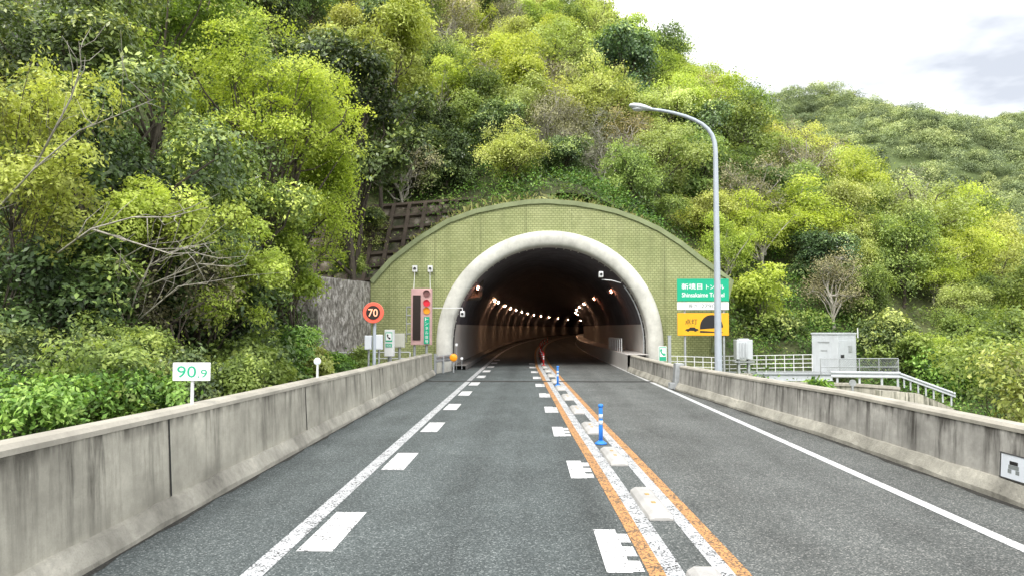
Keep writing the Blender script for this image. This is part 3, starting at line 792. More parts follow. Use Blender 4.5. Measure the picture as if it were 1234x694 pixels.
def name_signs():
    Y = 37.6; P = lambda x, y: at(x, y, Y)
    def panel(name, label, x0, y0, x1, y1, mat, dy=0, post_=True):
        a, d_ = P(x0, y1), P(x1, y0)
        e = empty(name, ((a.x + d_.x) / 2, Y, a.z), label, 'sign')
        MB().box(((a.x + d_.x) / 2, Y, (a.z + d_.z) / 2), (d_.x - a.x, .07, d_.z - a.z)).build('panel', mat, e, bevel=.012)
        return e, a, d_
    y = Y - .0405
    e, a, d_ = panel('tunnel_name_sign', 'green tunnel name sign in white Japanese and Roman lettering on the tiled wall', 816, 336, 878, 363, 'green_sign')
    W, H = d_.x - a.x, d_.z - a.z; X = lambda u: a.x + u * W; Z = lambda v: a.z + v * H
    t = MB(); lettering(t, '新境目', X(.285), y, Z(.66), H * .27, W * .40, .012); t.build('lettering', 'white_print', e); t = MB(); lettering(t, 'トンネル', X(.735), y, Z(.64), H * .21, W * .35, .014)
    t.build('lettering', 'white_print', e); t = MB(); lettering(t, 'Shinsakaime Tunnel', X(.5), y, Z(.29), H * .20, W * .82, .014); t.build('lettering', 'white_print', e)
    fr = MB()
    for (x0, x1, z0, z1) in ((0.012, .988, .965, .985), (.012, .988, .015, .035)): fr.box((X((x0 + x1) / 2), y + .003, Z((z0 + z1) / 2)), ((x1 - x0) * W, .006, (z1 - z0) * H))
    fr.build('border', 'green_print', e)
    for u in (.15, .9): MB().tube([(X(u), Y + .09, -1.0), (X(u), Y + .09, Z(.9))], .055, 10).build('pole', 'grey_metal', e)
    e, a, d_ = panel('tunnel_length_sign', 'narrow white sign giving the tunnel length under the green sign', 816, 364, 878, 373.2, 'white_print')
    W, H = d_.x - a.x, d_.z - a.z; t = MB(); lettering(t, '長さ', a.x + W * .30, y, a.z + H * .5, H * .52, W * .17, .006); t.build('lettering', 'grey_print', e); t = MB(); lettering(t, '2790m', a.x + W * .65, y, a.z + H * .5, H * .52, W * .38, .006)
    t.build('lettering', 'grey_print', e)
    e, a, d_ = panel('headlight_warning_sign', 'amber sign with a black tunnel and car symbol telling drivers to switch on lights', 816.5, 377, 878, 404, 'amber_sign')
    W, H = d_.x - a.x, d_.z - a.z; X = lambda u: a.x + u * W; Z = lambda v: a.z + v * H
    t = MB(); lettering(t, '点灯', X(.265), y, Z(.62), H * .24, W * .24, .008); t.build('lettering', 'black', e)
    s = MB()
    car = [(.145, .22), (.17, .29), (.22, .31), (.245, .37), (.33, .37), (.355, .31), (.40, .29), (.405, .22), (.37, .22), (.36, .18), (.33, .18), (.32, .22), (.23, .22), (.22, .18), (.19, .18), (.18, .22)]
    s.poly_y([(X(u), Z(v)) for u, v in car], y - .004)
    for k in range(3): s.box((X(.215 + k * .06), y - .002, Z(.44)), (W * .018, .004, H * .015))
    s.build('car_symbol', 'black', e)
    s = MB(); cx_, r_u = .66, .225
    arcp = [(X(cx_ + r_u * math.cos(R(q))), Z(.36 + .56 * math.sin(R(q)))) for q in range(180, -1, -12)]
    s.poly_y([(X(cx_ - r_u), Z(.28))] + arcp + [(X(cx_ + r_u), Z(.36))], y - .004)
    s.poly_y([(X(cx_ - r_u), Z(.13)), (X(cx_ - r_u), Z(.22)), (X(cx_ + r_u), Z(.15)), (X(cx_ + r_u), Z(.13))], y - .004)
    s.build('tunnel_symbol', 'black', e)
    return
name_signs()
c = at(798.5, 426, 37.4); 
e = empty('telephone_sign', (c.x, c.y, 0), 'small green and white telephone sign beside the foot of the pale ring', 'sign')
MB().box(c, (.40, .05, .74)).build('panel', 'white_print', e, bevel=.01)
MB().box(c - Vector((0, .028, 0)), (.34, .008, .68)).build('border', 'green_print', e)
MB().box(c - Vector((0, .034, -.08)), (.29, .006, .44)).build('field', 'white_print', e)
t = MB(); phone_icon(t, c.x, c.y - .041, c.z + .08, .36); t.build('telephone_symbol', 'green_print', e)
MB().tube([(c.x, c.y + .05, -.3), (c.x, c.y + .05, c.z)], .03, 8).build('pole', 'grey_metal', e)
b = at(807, 440, 36); tp = at(807, 405, 36)
e = empty('marker_post', (b.x, 36, -.3), 'grey square post standing between the telephone sign and the green sign', 'post')
MB().box((b.x, 36, (tp.z - .3) / 2), (.15, .10, tp.z + .3)).build('post', 'grey_metal', e, bevel=.01)
MB().box((b.x, 36, tp.z + .02), (.18, .13, .04)).build('cap', 'grey_metal', e)

# railing below the name sign
def mesh_rail(name, label, p, q, h, nb, nr, mat, r=.02, cat='railing'):
    p, q = Vector(p), Vector(q)
    e = empty(name, p, label, cat)
    for i in range(nr):
        dz = Vector((0, 0, h * (1 - i / max(1, nr)))); MB().tube([p + dz, q + dz], r, 6).build('rail', mat, e)
    for i in range(nb + 1):
        b_ = p.lerp(q, i / nb); MB().tube([b_, b_ + Vector((0, 0, h))], r * 1.15, 6).build('post', mat, e)
    return e
mesh_rail('walkway_railing', 'pale railing under the green and amber signs beyond the barrier', at(806, 447, 37), at(868, 449, 37), .75, 6, 3, 'white', .018)
gy = 40.0
mesh_rail('gangway_railing', 'pale grey railing along the steel gangway leading to the white cabin', at(868, 449, gy), at(979, 447, gy), .88, 10, 4, 'white', .020)
a = at(868, 449, gy); d_ = at(1002, 447, gy)
e = empty('steel_gangway', (a.x, gy, a.z - .7), 'grey steel gangway beam spanning from the portal to the white cabin', 'gangway')
MB().box(((a.x + d_.x) / 2, gy + .55, (a.z + d_.z) / 2 - .03), (d_.x - a.x, 1.3, .08)).build('deck', 'grey_metal', e)
bm_ = MB(); L = d_.x - a.x; zc = (a.z + d_.z) / 2
bm_.box(((a.x + d_.x) / 2, gy - .1, zc - .25), (L, .03, .34)); bm_.box(((a.x + d_.x) / 2, gy - .1, zc - .43), (L, .2, .03)); bm_.box(((a.x + d_.x) / 2, gy - .1, zc - .085), (L, .2, .03))
bm_.build('beam', 'cabin', e)
MB().box((a.x + .8, gy + .4, zc - 1.2), (.5, .8, 1.5)).build('pier', 'retaining', e)
MB().box((d_.x - .3, gy + .4, zc - 1.2), (.5, .8, 1.5)).build('pier', 'retaining', e)
# transformer
a = at(886, 432.5, 38.0); d_ = at(905, 409, 38.0); cx = (a.x + d_.x) / 2
e = empty('transformer_box', (cx, 38, a.z - .6), 'pale grey finned transformer box on legs beside the street lamp', 'transformer')
MB().box((cx, 38, (a.z + d_.z) / 2), (d_.x - a.x, .6, d_.z - a.z)).build('case', 'cabin', e, bevel=.03)
for k in (-.28, -.1, .08): MB().box((cx + k * (d_.x - a.x), 37.66, (a.z + d_.z) / 2 - .02), (.05, .1, (d_.z - a.z) * .75)).build('fin', 'cabin', e)
MB().box((cx, 38, d_.z + .03), ((d_.x - a.x) * .6, .4, .06)).build('lid', 'cabin', e)
for k in (-.25, .25): MB().box((cx + k, 38, a.z - .35), (.1, .3, .7)).build('leg', 'grey_metal', e)
MB().box((cx, 38, a.z - .12), (1.0, .5, .06)).build('stand', 'grey_metal', e)
MB().box((cx, 38, a.z - 1.2), (.7, .7, 1.0)).build('plinth', 'retaining', e)
# cabin (corner towards the road)
def cabin():
    Y = 41.0
    A, B, C_ = at(979, 447, Y + .3), at(1010, 449, Y - .5), at(1032.5, 447, Y + .6)
    zt = at(1005, 402.5, Y).z; zb = at(1005, 448, Y).z - .15
    u = Vector((B.x - A.x, B.y - A.y)); w_ = Vector((C_.x - B.x, C_.y - B.y))
    D = Vector((A.x + w_.x, A.y + w_.y + 1.0))
    fp = [Vector((A.x, A.y)), Vector((B.x, B.y)), Vector((C_.x, C_.y)), Vector((C_.x + .2, C_.y + 1.4)), Vector((A.x * (A.y + 1.8) / A.y + .15, A.y + 1.8))]
    e = empty('equipment_cabin', (B.x, B.y, zb), 'pale grey steel equipment cabin beside the gangway with trees behind', 'cabin')
    n_ = len(fp)
    body = MB(); body.sweep([[(p.x, p.y, z) for p in fp] for z in (zb, zt)], True); body.build('wall', 'cabin', e, bevel=.02)
    c0 = sum(fp, Vector((0, 0))) / n_
    rf = MB(); big = [c0 + (p - c0) * 1.04 for p in fp]; rf.sweep([[(p.x, p.y, z) for p in big] for z in (zt + .003, zt + .08)], True); rf.build('roof', 'cabin', e)
    def onface(p, q, u0, u1, z0, z1, name, mat, d=.02, parent=e):
        t = (q - p); n2 = Vector((t.y, -t.x)).normalized()
        a_ = p + t * u0 + n2 * d; b_ = p + t * u1 + n2 * d; a2 = p + t * u0 + n2 * .001; b2 = p + t * u1 + n2 * .001
        H = zt - zb
        return MB().sweep([[(a_.x, a_.y, zb + H * z), (b_.x, b_.y, zb + H * z), (b2.x, b2.y, zb + H * z), (a2.x, a2.y, zb + H * z)] for z in (z0, z1)], True).build(name, mat, parent)
    onface(fp[0], fp[1], .22, .72, .05, .80, 'door', 'cabin')
    onface(fp[0], fp[1], .25, .70, .80, .825, 'door_lintel', 'grey_metal', .05)
    onface(fp[0], fp[1], .35, .6, .58, .62, 'vent', 'grey_metal', .03)
    onface(fp[1], fp[2], .1, .9, .05, .85, 'door', 'cabin')
    onface(fp[1], fp[2], .14, .3, .42, .5, 'handle', 'dark', .05)
    onface(fp[1], fp[2], .55, .75, .55, .72, 'vent', 'grey_metal', .035)
    MB().tube([(C_.x + .1, C_.y, zt - .2), (C_.x + .1, C_.y, zt + .35)], .03, 8).build('antenna', 'white', e)
cabin()
# fence and guardrail
p = at(989, 452, 38.2); q = at(1083, 452, 38.2)
e = mesh_rail('wire_fence', 'low grey wire fence beside the equipment cabin', p, q, .85, 4, 2, 'grey_metal', .022, 'fence')
wires = MB()
for i in range(46):
    b_ = p.lerp(q, i / 46); b2 = p.lerp(q, min(1, (i + 6) / 46)); wires.tube([b_, b2 + Vector((0, 0, .82))], .005, 3, False); wires.tube([b2, b_ + Vector((0, 0, .82))], .005, 3, False)
wires.build('mesh_panel', 'grey_metal', e)
e = empty('guardrail', at(1000, 452, 37.2), 'white beam guardrail running past the cabin then sloping down the bank', 'guardrail')
g1 = MB(); A, B, C_ = at(1001, 450.5, 37.2), at(1085, 451.5, 37.2), at(1152, 476, 35.5)
wbeam(g1, A, B, .32); g1.build('rail', 'dull_white', e)
g1 = MB(); wbeam(g1, B, C_, .24); g1.build('rail', 'dull_white', e)
for u in (.1, .42, .74, .97):
    b_ = A.lerp(B, u); MB().tube([b_ - Vector((0, -.06, .65)), b_ + Vector((0, .06, .17))], .055, 10).build('post', 'dull_white', e)
for u in (.08, .2, .34, .48, .62, .78, .93):
    b_ = B.lerp(C_, u); MB().tube([b_ - Vector((0, -.06, .55)), b_ + Vector((0, .06, .13))], .04, 10).build('post', 'dull_white', e)
def slab(name, label, pts_top, z0, mat, th=.5, cap=None):
    e = empty(name, (pts_top[0][0], pts_top[0][1], z0), label, 'wall')
    rings = [[(p[0], p[1], z0), (p[0], p[1], p[2]), (p[0], p[1] + th, p[2]), (p[0], p[1] + th, z0)] for p in pts_top]
    MB().sweep(rings, True).build('face', mat, e)
    if cap:
        rings = [[(p[0], p[1] - .08, p[2] + .003), (p[0], p[1] - .08, p[2] + .13), (p[0], p[1] + th, p[2] + .13), (p[0], p[1] + th, p[2] + .003)] for p in pts_top]
        MB().sweep(rings, True).build('coping', cap, e)
    return e
slab('retaining_wall', 'mossy concrete retaining wall under the guardrail and cabin', [at(952, 463, 36.8), at(1030, 465, 36.8), at(1084, 469, 36.8)], -5, 'retaining', .5, 'coping')
slab('retaining_wall', 'lower overgrown concrete retaining wall stepping down the bank below the sloping guardrail', [at(1060, 470, 36.0), at(1108, 474, 36.0), at(1150, 492, 35.2)], -6, 'retaining', .5)
# small signpost in the gap
c = at(1027.5, 461, 30.5)
e = empty('round_marker', (c.x, c.y, c.z - 1.5), 'small grey round marker on a post between the barrier and the retaining wall', 'marker')
MB().disc(c, .14, .03, n=20).build('disc', 'grey_metal', e)
MB().tube([(c.x, c.y + .03, c.z - 1.6), (c.x, c.y + .03, c.z)], .05, 8).build('post', 'grey_metal', e)

# ------------------------------------------------------------------ terrain
CP = np.array([
 (-5, -10, -.6), (-5, 5, -.6), (-5, 20, -.5), (-5.2, 35, -.3), (-8, 5, -.2), (-9, 15, .1), (-9.4, 28, -.2), (-14, 10, 2.2), (-14, 25, 4.0), (-14, 36, 4.0), (-20, 10, 6.5), (-20, 28, 10.5),
 (-22, 45, 17), (-30, 20, 15), (-30, 40, 23), (-35, 60, 36), (-45, 20, 25), (-45, 45, 37), (-70, 20, 42), (-70, 60, 55), (-20, -10, 4), (-50, -20, 18),
 (-13, 40.3, 1.6), (-12, 45.5, 8.6), (-8, 41.0, 2.4), (-7, 45.6, 9.2), (-10, 43, 5.2), (-4, 45.4, 9.6), (1, 42, 9.2), (1, 46, 10.8), (8, 42, 6.6), (12, 44, .8), (12, 48, 4.0), (12, 39, -1.8), (16, 46, 1.0), (22, 47, .3),
 (1, 60, 19), (-10, 60, 22), (-20, 60, 27), (12, 60, 14.5), (20, 58, 9.5), (30, 58, 5.5), (40, 58, 1.5), (1, 80, 33), (-15, 80, 38), (15, 80, 25), (28, 80, 16), (40, 78, 8.5), (50, 75, 1), (60, 75, -1),
 (7, 110, 43), (-23, 115, 58), (-60, 100, 68), (17, 106, 33), (27, 100, 25.5), (38, 95, 16), (46, 90, 9), (55, 82, 2.5), (65, 78, -4),
 (30, 128, 10), (50, 118, -3), (10, 145, 34), (72, 105, -9), (-20, 155, 60), (40, 150, 5),
 (6, -10, -1.6), (8, 5, -2.0), (8, 20, -2.0), (8, 33, -1.5), (14, 10, -5), (14, 25, -4), (13, 37, -1.6), (25, 10, -8), (25, 30, -5), (25, 40, -2.2), (40, 20, -9), (40, 42, -4.5), (60, 50, -8), (80, 60, -10), (80, 20, -11), (40, -20, -10)], float)
def tps_fit(P, lam=.6):
    n_ = len(P); d = np.linalg.norm(P[:, None, :2] - P[None, :, :2], axis=2)
    K = np.where(d > 0, d * d * np.log(d + 1e-9), 0) + lam * np.eye(n_)
    A = np.zeros((n_ + 3, n_ + 3)); A[:n_, :n_] = K; A[:n_, n_] = 1; A[:n_, n_ + 1:] = P[:, :2]; A[n_, :n_] = 1; A[n_ + 1:, :n_] = P[:, :2].T
    return np.linalg.solve(A, np.concatenate([P[:, 2], np.zeros(3)]))
TW = tps_fit(CP)
def terr(x, y):
    x = np.asarray(x, float); y = np.asarray(y, float); sh = x.shape; q = np.stack([x.ravel(), y.ravel()], 1)
    out = np.zeros(len(q))
    for i in range(0, len(q), 20000):
        d = np.linalg.norm(q[i:i + 20000, None, :] - CP[None, :, :2], axis=2)
        out[i:i + 20000] = np.where(d > 0, d * d * np.log(d + 1e-9), 0) @ TW[:-3] + TW[-3] + q[i:i + 20000] @ TW[-2:]
    z = np.clip(out.reshape(sh), -11, 90)
    z = z + .5 * np.sin(x * .35 + 1.3) * np.sin(y * .31) * np.clip((z - 3) / 6, 0, 1)
    # level under the road and in front of the portal
    inroad = (x > -5.4) & (x < 7.2) & (y < 40.2); z = np.where(inroad, np.minimum(z, -.75), z)
    infront = (x > -9.1) & (x < 10.2) & (y < 40.2) & (y > 30); z = np.where(infront, np.minimum(z, np.where(x < -5, -.1, -1.0)), z)
    return z
def terr1(x, y): return float(terr(np.array([x]), np.array([y]))[0])
gx = np.arange(-85, 92.1, 1.25); gyy = np.arange(-30, 165.1, 1.25)
XX, YY = np.meshgrid(gx, gyy); ZZ = terr(XX, YY)
eb = np.minimum(np.minimum(XX + 85, 92 - XX), np.minimum(YY + 30, 165 - YY)); ZZ = np.where(eb < 2, -12.5, ZZ)
nx, ny = len(gx), len(gyy)
fs = []
for j in range(ny - 1):
    for i in range(nx - 1):
        cx_, cy_ = gx[i] + .6, gyy[j] + .6
        if -5.2 < cx_ < 7.4 and 38.0 < cy_ < 42.2: continue
        if cy_ > 161 and -8 < cx_ < 22: continue
        a = j * nx + i; fs.append((a, a + 1, a + nx + 1, a + nx))
me = bpy.data.meshes.new('hillside'); me.from_pydata(np.stack([XX.ravel(), YY.ravel(), ZZ.ravel()], 1).tolist(), [], fs); me.update()
for p_ in me.polygons: p_.use_smooth = True
me.materials.append(M['soil']); hill = bpy.data.objects.new('hillside', me); col.objects.link(hill); tag(hill, kind='structure')
gr = MB().add([(-6000, -6000, -12), (6000, -6000, -12), (6000, 6000, -12), (-6000, 6000, -12)], [(0, 1, 2, 3)]).build('ground', 'far_soil'); tag(gr, kind='structure')

# far ridge
def far_z(x, y):
    pk = np.interp(x, [-200, 60, 90, 112, 140, 175, 215, 260, 330, 450], [100, 103, 108, 116, 117, 112, 106, 102, 105, 95])
    t = np.clip((y - 150) / 205, 0, 1); s_ = t * t * (3 - 2 * t)
    z = -10 + (pk - 8 + 10) * (.35 * s_ + .65 * t) + 3.0 * np.sin(x * .07 + y * .03) + 2.5 * np.sin(y * .09 - x * .04)
    return np.where(y > 355, z - (y - 355) * .3, z)
fx_ = np.arange(-120, 460, 10.0); fy_ = np.arange(150, 470, 8.0); FX, FY = np.meshgrid(fx_, fy_); FZ = far_z(FX, FY)
nx, ny = len(fx_), len(fy_)
me = bpy.data.meshes.new('far_hill'); me.from_pydata(np.stack([FX.ravel(), FY.ravel(), FZ.ravel()], 1).tolist(), [], [(j * nx + i, j * nx + i + 1, (j + 1) * nx + i + 1, (j + 1) * nx + i) for j in range(ny - 1) for i in range(nx - 1) if not (abs(fx_[i] + 5 - 1 - bend(fy_[j] + 4)) < 16 and fy_[j] < 300)])
for p_ in me.polygons: p_.use_smooth = True
me.materials.append(M['far_soil']); o = bpy.data.objects.new('far_hill', me); col.objects.link(o); tag(o, kind='structure')

# wing wall and crib slope
sw = MB(); rgn = np.random.default_rng(3)
rows = []
for j in range(15):
    v = j / 14; row = []
    for i in range(15):
        u = i / 14; x = -9.25 + 1.15 * u; y = 33.2 + 5.85 * u
        top = 4.35 + .25 * u + .05 * math.sin(u * 5)
        row.append((x - .25 * v + rgn.normal() * .03, y + rgn.normal() * .03, -.6 + (top + .6) * v))
    rows.append(row)
sw.sweep(rows)
tp_ = rows[-1]; sw.sweep([tp_, [(x - 1.0, y + .3, z + .15) for x, y, z in tp_]])
lf = [r_[0] for r_ in rows]; sw.sweep([[(x - 1.6, y + .7, z) for x, y, z in lf], lf])
e = empty('wing_wall', (-8.8, 36, 0), 'rough streaked grey shotcrete wall between the trees and the tiled portal', 'wall')
sw.build('face', 'shotcrete', e)
e = empty('slope_lattice', (-9, 42, 6), 'dark concrete lattice frame holding the steep slope beside the portal', 'retaining lattice')
O = Vector((-13.2, 40.4, 2.8)); U = Vector((10.5, 1.2, 1.0)); V = Vector((.2, 4.4, 6.3))
Nn = U.cross(V).normalized(); Nn = -Nn if Nn.y > 0 else Nn
O2 = O + V
MB().add([O, O + U, O + U + V, O + V], [(0, 1, 2, 3)]).build('mortar_fill', 'crib_fill', e)
def beam(p, q, w_=.17, d=.30):
    p, q = Vector(p), Vector(q); t = (q - p).normalized(); s_ = t.cross(Nn).normalized() * w_
    m_ = MB(); m_.sweep([[b - s_, b - s_ + Nn * d, b + s_ + Nn * d, b + s_] for b in (p, q)], True)
    return m_
for i in range(12): beam(O + U * (i / 11), O + U * (i / 11) + V, .11, .26).build('upright_beam', 'crib', e)
for j in range(9): beam(O + V * (j / 8), O + V * (j / 8) + U, .10, .22).build('cross_beam', 'crib', e)

# ------------------------------------------------------------------ trees
def mesh_np(name, verts, quads=True, attr=None, mat=None, faces=None):
    me = bpy.data.meshes.new(name); n_ = len(verts)
    me.vertices.add(n_); me.vertices.foreach_set('co', verts.astype(np.float32).ravel())
    nf = n_ // 4
    me.loops.add(nf * 4); me.loops.foreach_set('vertex_index', np.arange(nf * 4, dtype=np.int32))
    me.polygons.add(nf); me.polygons.foreach_set('loop_start', np.arange(0, nf * 4, 4, dtype=np.int32))
    try: me.polygons.foreach_set('loop_total', np.full(nf, 4, dtype=np.int32))
    except Exception: pass
    if attr is not None:
        a = me.attributes.new('leaf', 'FLOAT_COLOR', 'POINT'); a.data.foreach_set('color', attr.astype(np.float32).ravel())
    me.update(calc_edges=True); me.validate()
    if mat: me.materials.append(mat)
    return me
def unit(v): return v / (np.linalg.norm(v, axis=-1, keepdims=True) + 1e-9)
def leaf_quads(rng, pos, nrm, L, ratio=.5, droop=.25):
    n_ = len(pos); t = rng.normal(size=(n_, 3)); t[:, 2] -= droop
    t = unit(t - nrm * np.sum(t * nrm, 1, keepdims=True)); s_ = np.cross(nrm, t); L = L[:, None]
    v = np.empty((n_, 4, 3)); v[:, 0] = pos; v[:, 1] = pos + t * L * .48 + s_ * L * ratio / 2; v[:, 2] = pos + t * L - nrm * L * .12; v[:, 3] = pos + t * L * .48 - s_ * L * ratio / 2
    return v.reshape(-1, 3)
def crown(rng, rx, rz, cz, nl, ns, nleaf, leaf, spread, flat=.75, ratio=.5, tipb=0.0, squash=.28, lobes=None, lr=(.28, .48)):
    if lobes is None:
        d = unit(rng.normal(size=(nl, 3))); d[:, 2] = rng.uniform(-.85, 1.0, nl); d = unit(d)
        rad = rng.uniform(.30, .95, (nl, 1)); lobes = d * rad * np.array([rx, rx, rz])
        lr_ = rng.uniform(lr[0], lr[1], nl) * rx
    else: lr_ = rng.uniform(lr[0], lr[1], len(lobes)) * rx; nl = len(lobes)
    p_ = lr_ ** 2 / np.sum(lr_ ** 2); idx = rng.choice(nl, ns, p=p_)
    d = rng.normal(size=(ns, 3)); d[:, 2] = d[:, 2] * .8 + .28; d = unit(d)
    u = rng.random((ns, 1)); rr_ = lr_[idx][:, None] * (1.08 - .62 * u ** 2.2)
    sp = lobes[idx] + d * rr_ * np.array([1, 1, flat])
    nrm = unit(d * .85 + np.array([0, 0, .55]) + rng.normal(size=(ns, 3)) * .25)
    out = np.linalg.norm(sp / np.array([rx * 1.15, rx * 1.15, rz * 1.15]), axis=1)
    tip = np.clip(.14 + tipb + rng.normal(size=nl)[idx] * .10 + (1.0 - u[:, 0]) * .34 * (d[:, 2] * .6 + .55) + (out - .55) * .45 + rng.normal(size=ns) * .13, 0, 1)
    sc = spread * rng.uniform(.65, 1.35, (ns, 1, 1))
    g = rng.normal(size=(ns, nleaf, 3)); gn = np.sum(g * nrm[:, None, :], 2, keepdims=True)
    off = (g - gn * nrm[:, None, :] * (1 - squash)) * sc
    pos = (sp[:, None, :] + off).reshape(-1, 3)
    ln = unit(np.repeat(nrm, nleaf, 0) + rng.normal(size=(ns * nleaf, 3)) * .40)
    L = leaf * rng.uniform(.45, 1.4, ns * nleaf)
    v = leaf_quads(rng, pos, ln, L, ratio)
    tl = np.clip(np.repeat(tip, nleaf) + rng.normal(size=ns * nleaf) * .07, 0, 1)
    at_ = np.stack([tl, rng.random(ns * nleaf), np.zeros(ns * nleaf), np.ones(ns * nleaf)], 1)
    v[:, 2] += cz
    return v, np.repeat(at_, 4, 0), lobes, sp
def limbs(rng, lobes, sprays, cz, hb, r0, ntwig, base=(0, 0, 0), lean=0.3, thin=.25):
    m_ = MB(); top = Vector((rng.normal() * lean * .5, rng.normal() * lean * .5, cz * .85))
    base = Vector(base); b2 = base - Vector((0, 0, .6))
    pts = [b2, base]; rad = [r0 * 1.35, r0 * 1.05]
    for k in range(1, 6):
        t = k / 5; pts.append(base.lerp(top, t) + Vector((rng.normal(), rng.normal(), 0)) * .12 * (1 if k < 5 else .3)); rad.append(r0 * (1 - .55 * t))
    m_.tube(pts, rad, 9)
    for c in lobes:
        c = Vector(c) + Vector((0, 0, cz)); t = rng.uniform(.35, .95); s_ = pts[1].lerp(pts[-1], t); s_ = min(pts[1:], key=lambda q_: (q_ - (s_)).length)
        mid = s_.lerp(c, .5) + Vector((rng.normal() * .2, rng.normal() * .2, .25 + rng.random() * .2)) * (c - s_).length * .16
        r1 = r0 * (.30 + .2 * rng.random())
        q1 = s_.lerp(mid, .5) + Vector((rng.normal(), rng.normal(), rng.normal())) * .06 * (c - s_).length
        m_.tube([s_, q1, mid, mid.lerp(c, .55) + Vector((rng.normal(), rng.normal(), rng.normal())) * .05 * (c - s_).length, c], [r1, r1 * .85, r1 * .7, r1 * .5, r1 * thin], 6)
    if ntwig:
        la = np.array(lobes)
        for i in rng.choice(len(sprays), min(ntwig, len(sprays)), replace=False):
            s_ = sprays[i]; c = la[np.argmin(np.linalg.norm(la - s_, axis=1))]
            a = Vector(c) + Vector((0, 0, cz)); b = Vector(s_) + Vector((0, 0, cz)); mid = a.lerp(b, .5) + Vector((rng.normal(), rng.normal(), rng.normal())) * .1 * (b - a).length
            rt = r0 * .12
            m_.tube([a, mid, b], [rt, rt * .7, rt * .3], 4, False)
    return m_
KW = {'evergreen': 'dark glossy evergreen', 'lime': 'fresh lime green', 'olive': 'yellow-green flowering', 'mid': 'mid green bushy', 'grey': 'grey-brown sparse'}

# near trees on the left bank: each built for itself
def near_tree(label, px, py, Y, rx, rz, kind, ns, nleaf, leaf, spread, seed, tint=(1, 1, 1), flat=.75, nl=14, r0=.16, ntwig=60, barkm='bark', tipb=0, ratio=.5, squash=.28, name='broadleaf_tree', base_dx=0, lr=(.28, .48), group='trees on the roadside bank'):
    rng = np.random.default_rng(seed); c = at(px, py, Y)
    bx, by = c.x + base_dx, Y + .3; gz = terr1(bx, by)
    cz = c.z - gz
    v, a_, lobes, sp = crown(rng, rx, rz, cz, nl, ns, nleaf, leaf, spread, flat, ratio, tipb, squash, None, lr)
    v[:, 0] -= base_dx
    e = empty(name, (bx, by, gz), label, 'tree' if 'tree' in name else 'shrub', group)
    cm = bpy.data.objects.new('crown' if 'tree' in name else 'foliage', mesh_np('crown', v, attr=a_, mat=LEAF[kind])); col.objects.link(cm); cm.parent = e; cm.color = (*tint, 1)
    lobes = lobes - np.array([base_dx, 0, 0]); sp = sp - np.array([base_dx, 0, 0])
    t = limbs(rng, lobes, sp, cz, 0, r0, ntwig); me = bpy.data.meshes.new('trunk'); me.from_pydata(t.v, [], t.f); me.materials.append(M[barkm])
    for p_ in me.polygons: p_.use_smooth = True
    to = bpy.data.objects.new('trunk' if 'tree' in name else 'stem', me); col.objects.link(to); to.parent = e
    return e
LO = (.15, .33)
near_tree('yellow-green flowering tree with pale bare limbs at the edge of the bank', 8, 165, 13.5, 1.9, 2.7, 'olive', 360, 42, .095, .16, 11, (1.12, 1.10, .85), nl=34, r0=.03, barkm='bark', ntwig=90, tipb=.12, lr=LO)
near_tree('large dark glossy evergreen filling the middle of the bank', 130, 265, 17.5, 3.3, 4.0, 'evergreen', 820, 40, .14, .22, 12, (1, 1.05, 1.0), nl=44, r0=.16, ratio=.5, lr=LO)
near_tree('dark evergreen low at the picture edge behind the shrubs', 20, 385, 14.5, 2.2, 2.6, 'evergreen', 560, 38, .13, .20, 13, (.95, 1.05, .95), nl=20, r0=.12, lr=LO)
near_tree('tall dark evergreen at the top corner behind the yellow tree', 50, 60, 21, 3.8, 3.8, 'evergreen', 820, 40, .15, .28, 14, (1.2, 1.15, .95), nl=28, r0=.2, tipb=.06, lr=LO)
near_tree('bright lime maple with layered flat sprays spreading over the bank', 318, 125, 25, 3.2, 3.3, 'lime', 560, 60, .10, .27, 15, (1.02, 1.02, .9), flat=.22, nl=44, lr=(.15, .31), squash=.10, r0=.13, ntwig=140, ratio=.6, tipb=.08)
near_tree('lower lime maple reaching towards the shotcrete wall', 380, 232, 27, 1.65, 2.6, 'lime', 300, 60, .10, .32, 16, (1.02, 1.05, .85), flat=.24, nl=24, base_dx=-1.8, lr=(.2, .40), squash=.10, r0=.09, ntwig=100, ratio=.6, tipb=.10)
near_tree('yellow-green flowering tree leaning out above the kilometre sign', 200, 265, 16, 1.45, 1.0, 'olive', 280, 42, .09, .145, 17, (1.08, 1.14, .8), nl=20, r0=.07, base_dx=-1.2, ntwig=110, tipb=.10, lr=LO)
near_tree('yellow-green flowering tree drooping beside the round delineator', 272, 340, 18, 1.25, 1.75, 'olive', 330, 42, .09, .145, 18, (1.05, 1.14, .78), nl=22, r0=.07, base_dx=-1.0, ntwig=110, tipb=.08, lr=LO)
near_tree('dark evergreen between the lime maple and the shotcrete wall', 318, 330, 29, 2.1, 3.8, 'evergreen', 520, 36, .18, .28, 19, (1.05, 1.1, .9), nl=22, r0=.15, lr=LO)
near_tree('mid green evergreen with pale new tips below the lime maple', 275, 225, 22.5, 2.5, 2.5, 'evergreen', 600, 40, .125, .20, 20, (1.5, 1.5, 1.05), nl=24, r0=.13, tipb=.16, lr=LO)
near_tree('pale green bush tree under the lime maple beside the shotcrete wall', 343, 315, 24.5, 1.1, 1.9, 'mid', 300, 36, .13, .22, 21, (1.15, 1.15, .8), nl=14, r0=.06, tipb=.12, lr=LO)
near_tree('tall mid green tree at the top between the maple and the corner evergreen', 190, 40, 28, 3.8, 3.8, 'lime', 640, 36, .18, .34, 22, (.72, .82, .85), nl=24, r0=.18, lr=LO)
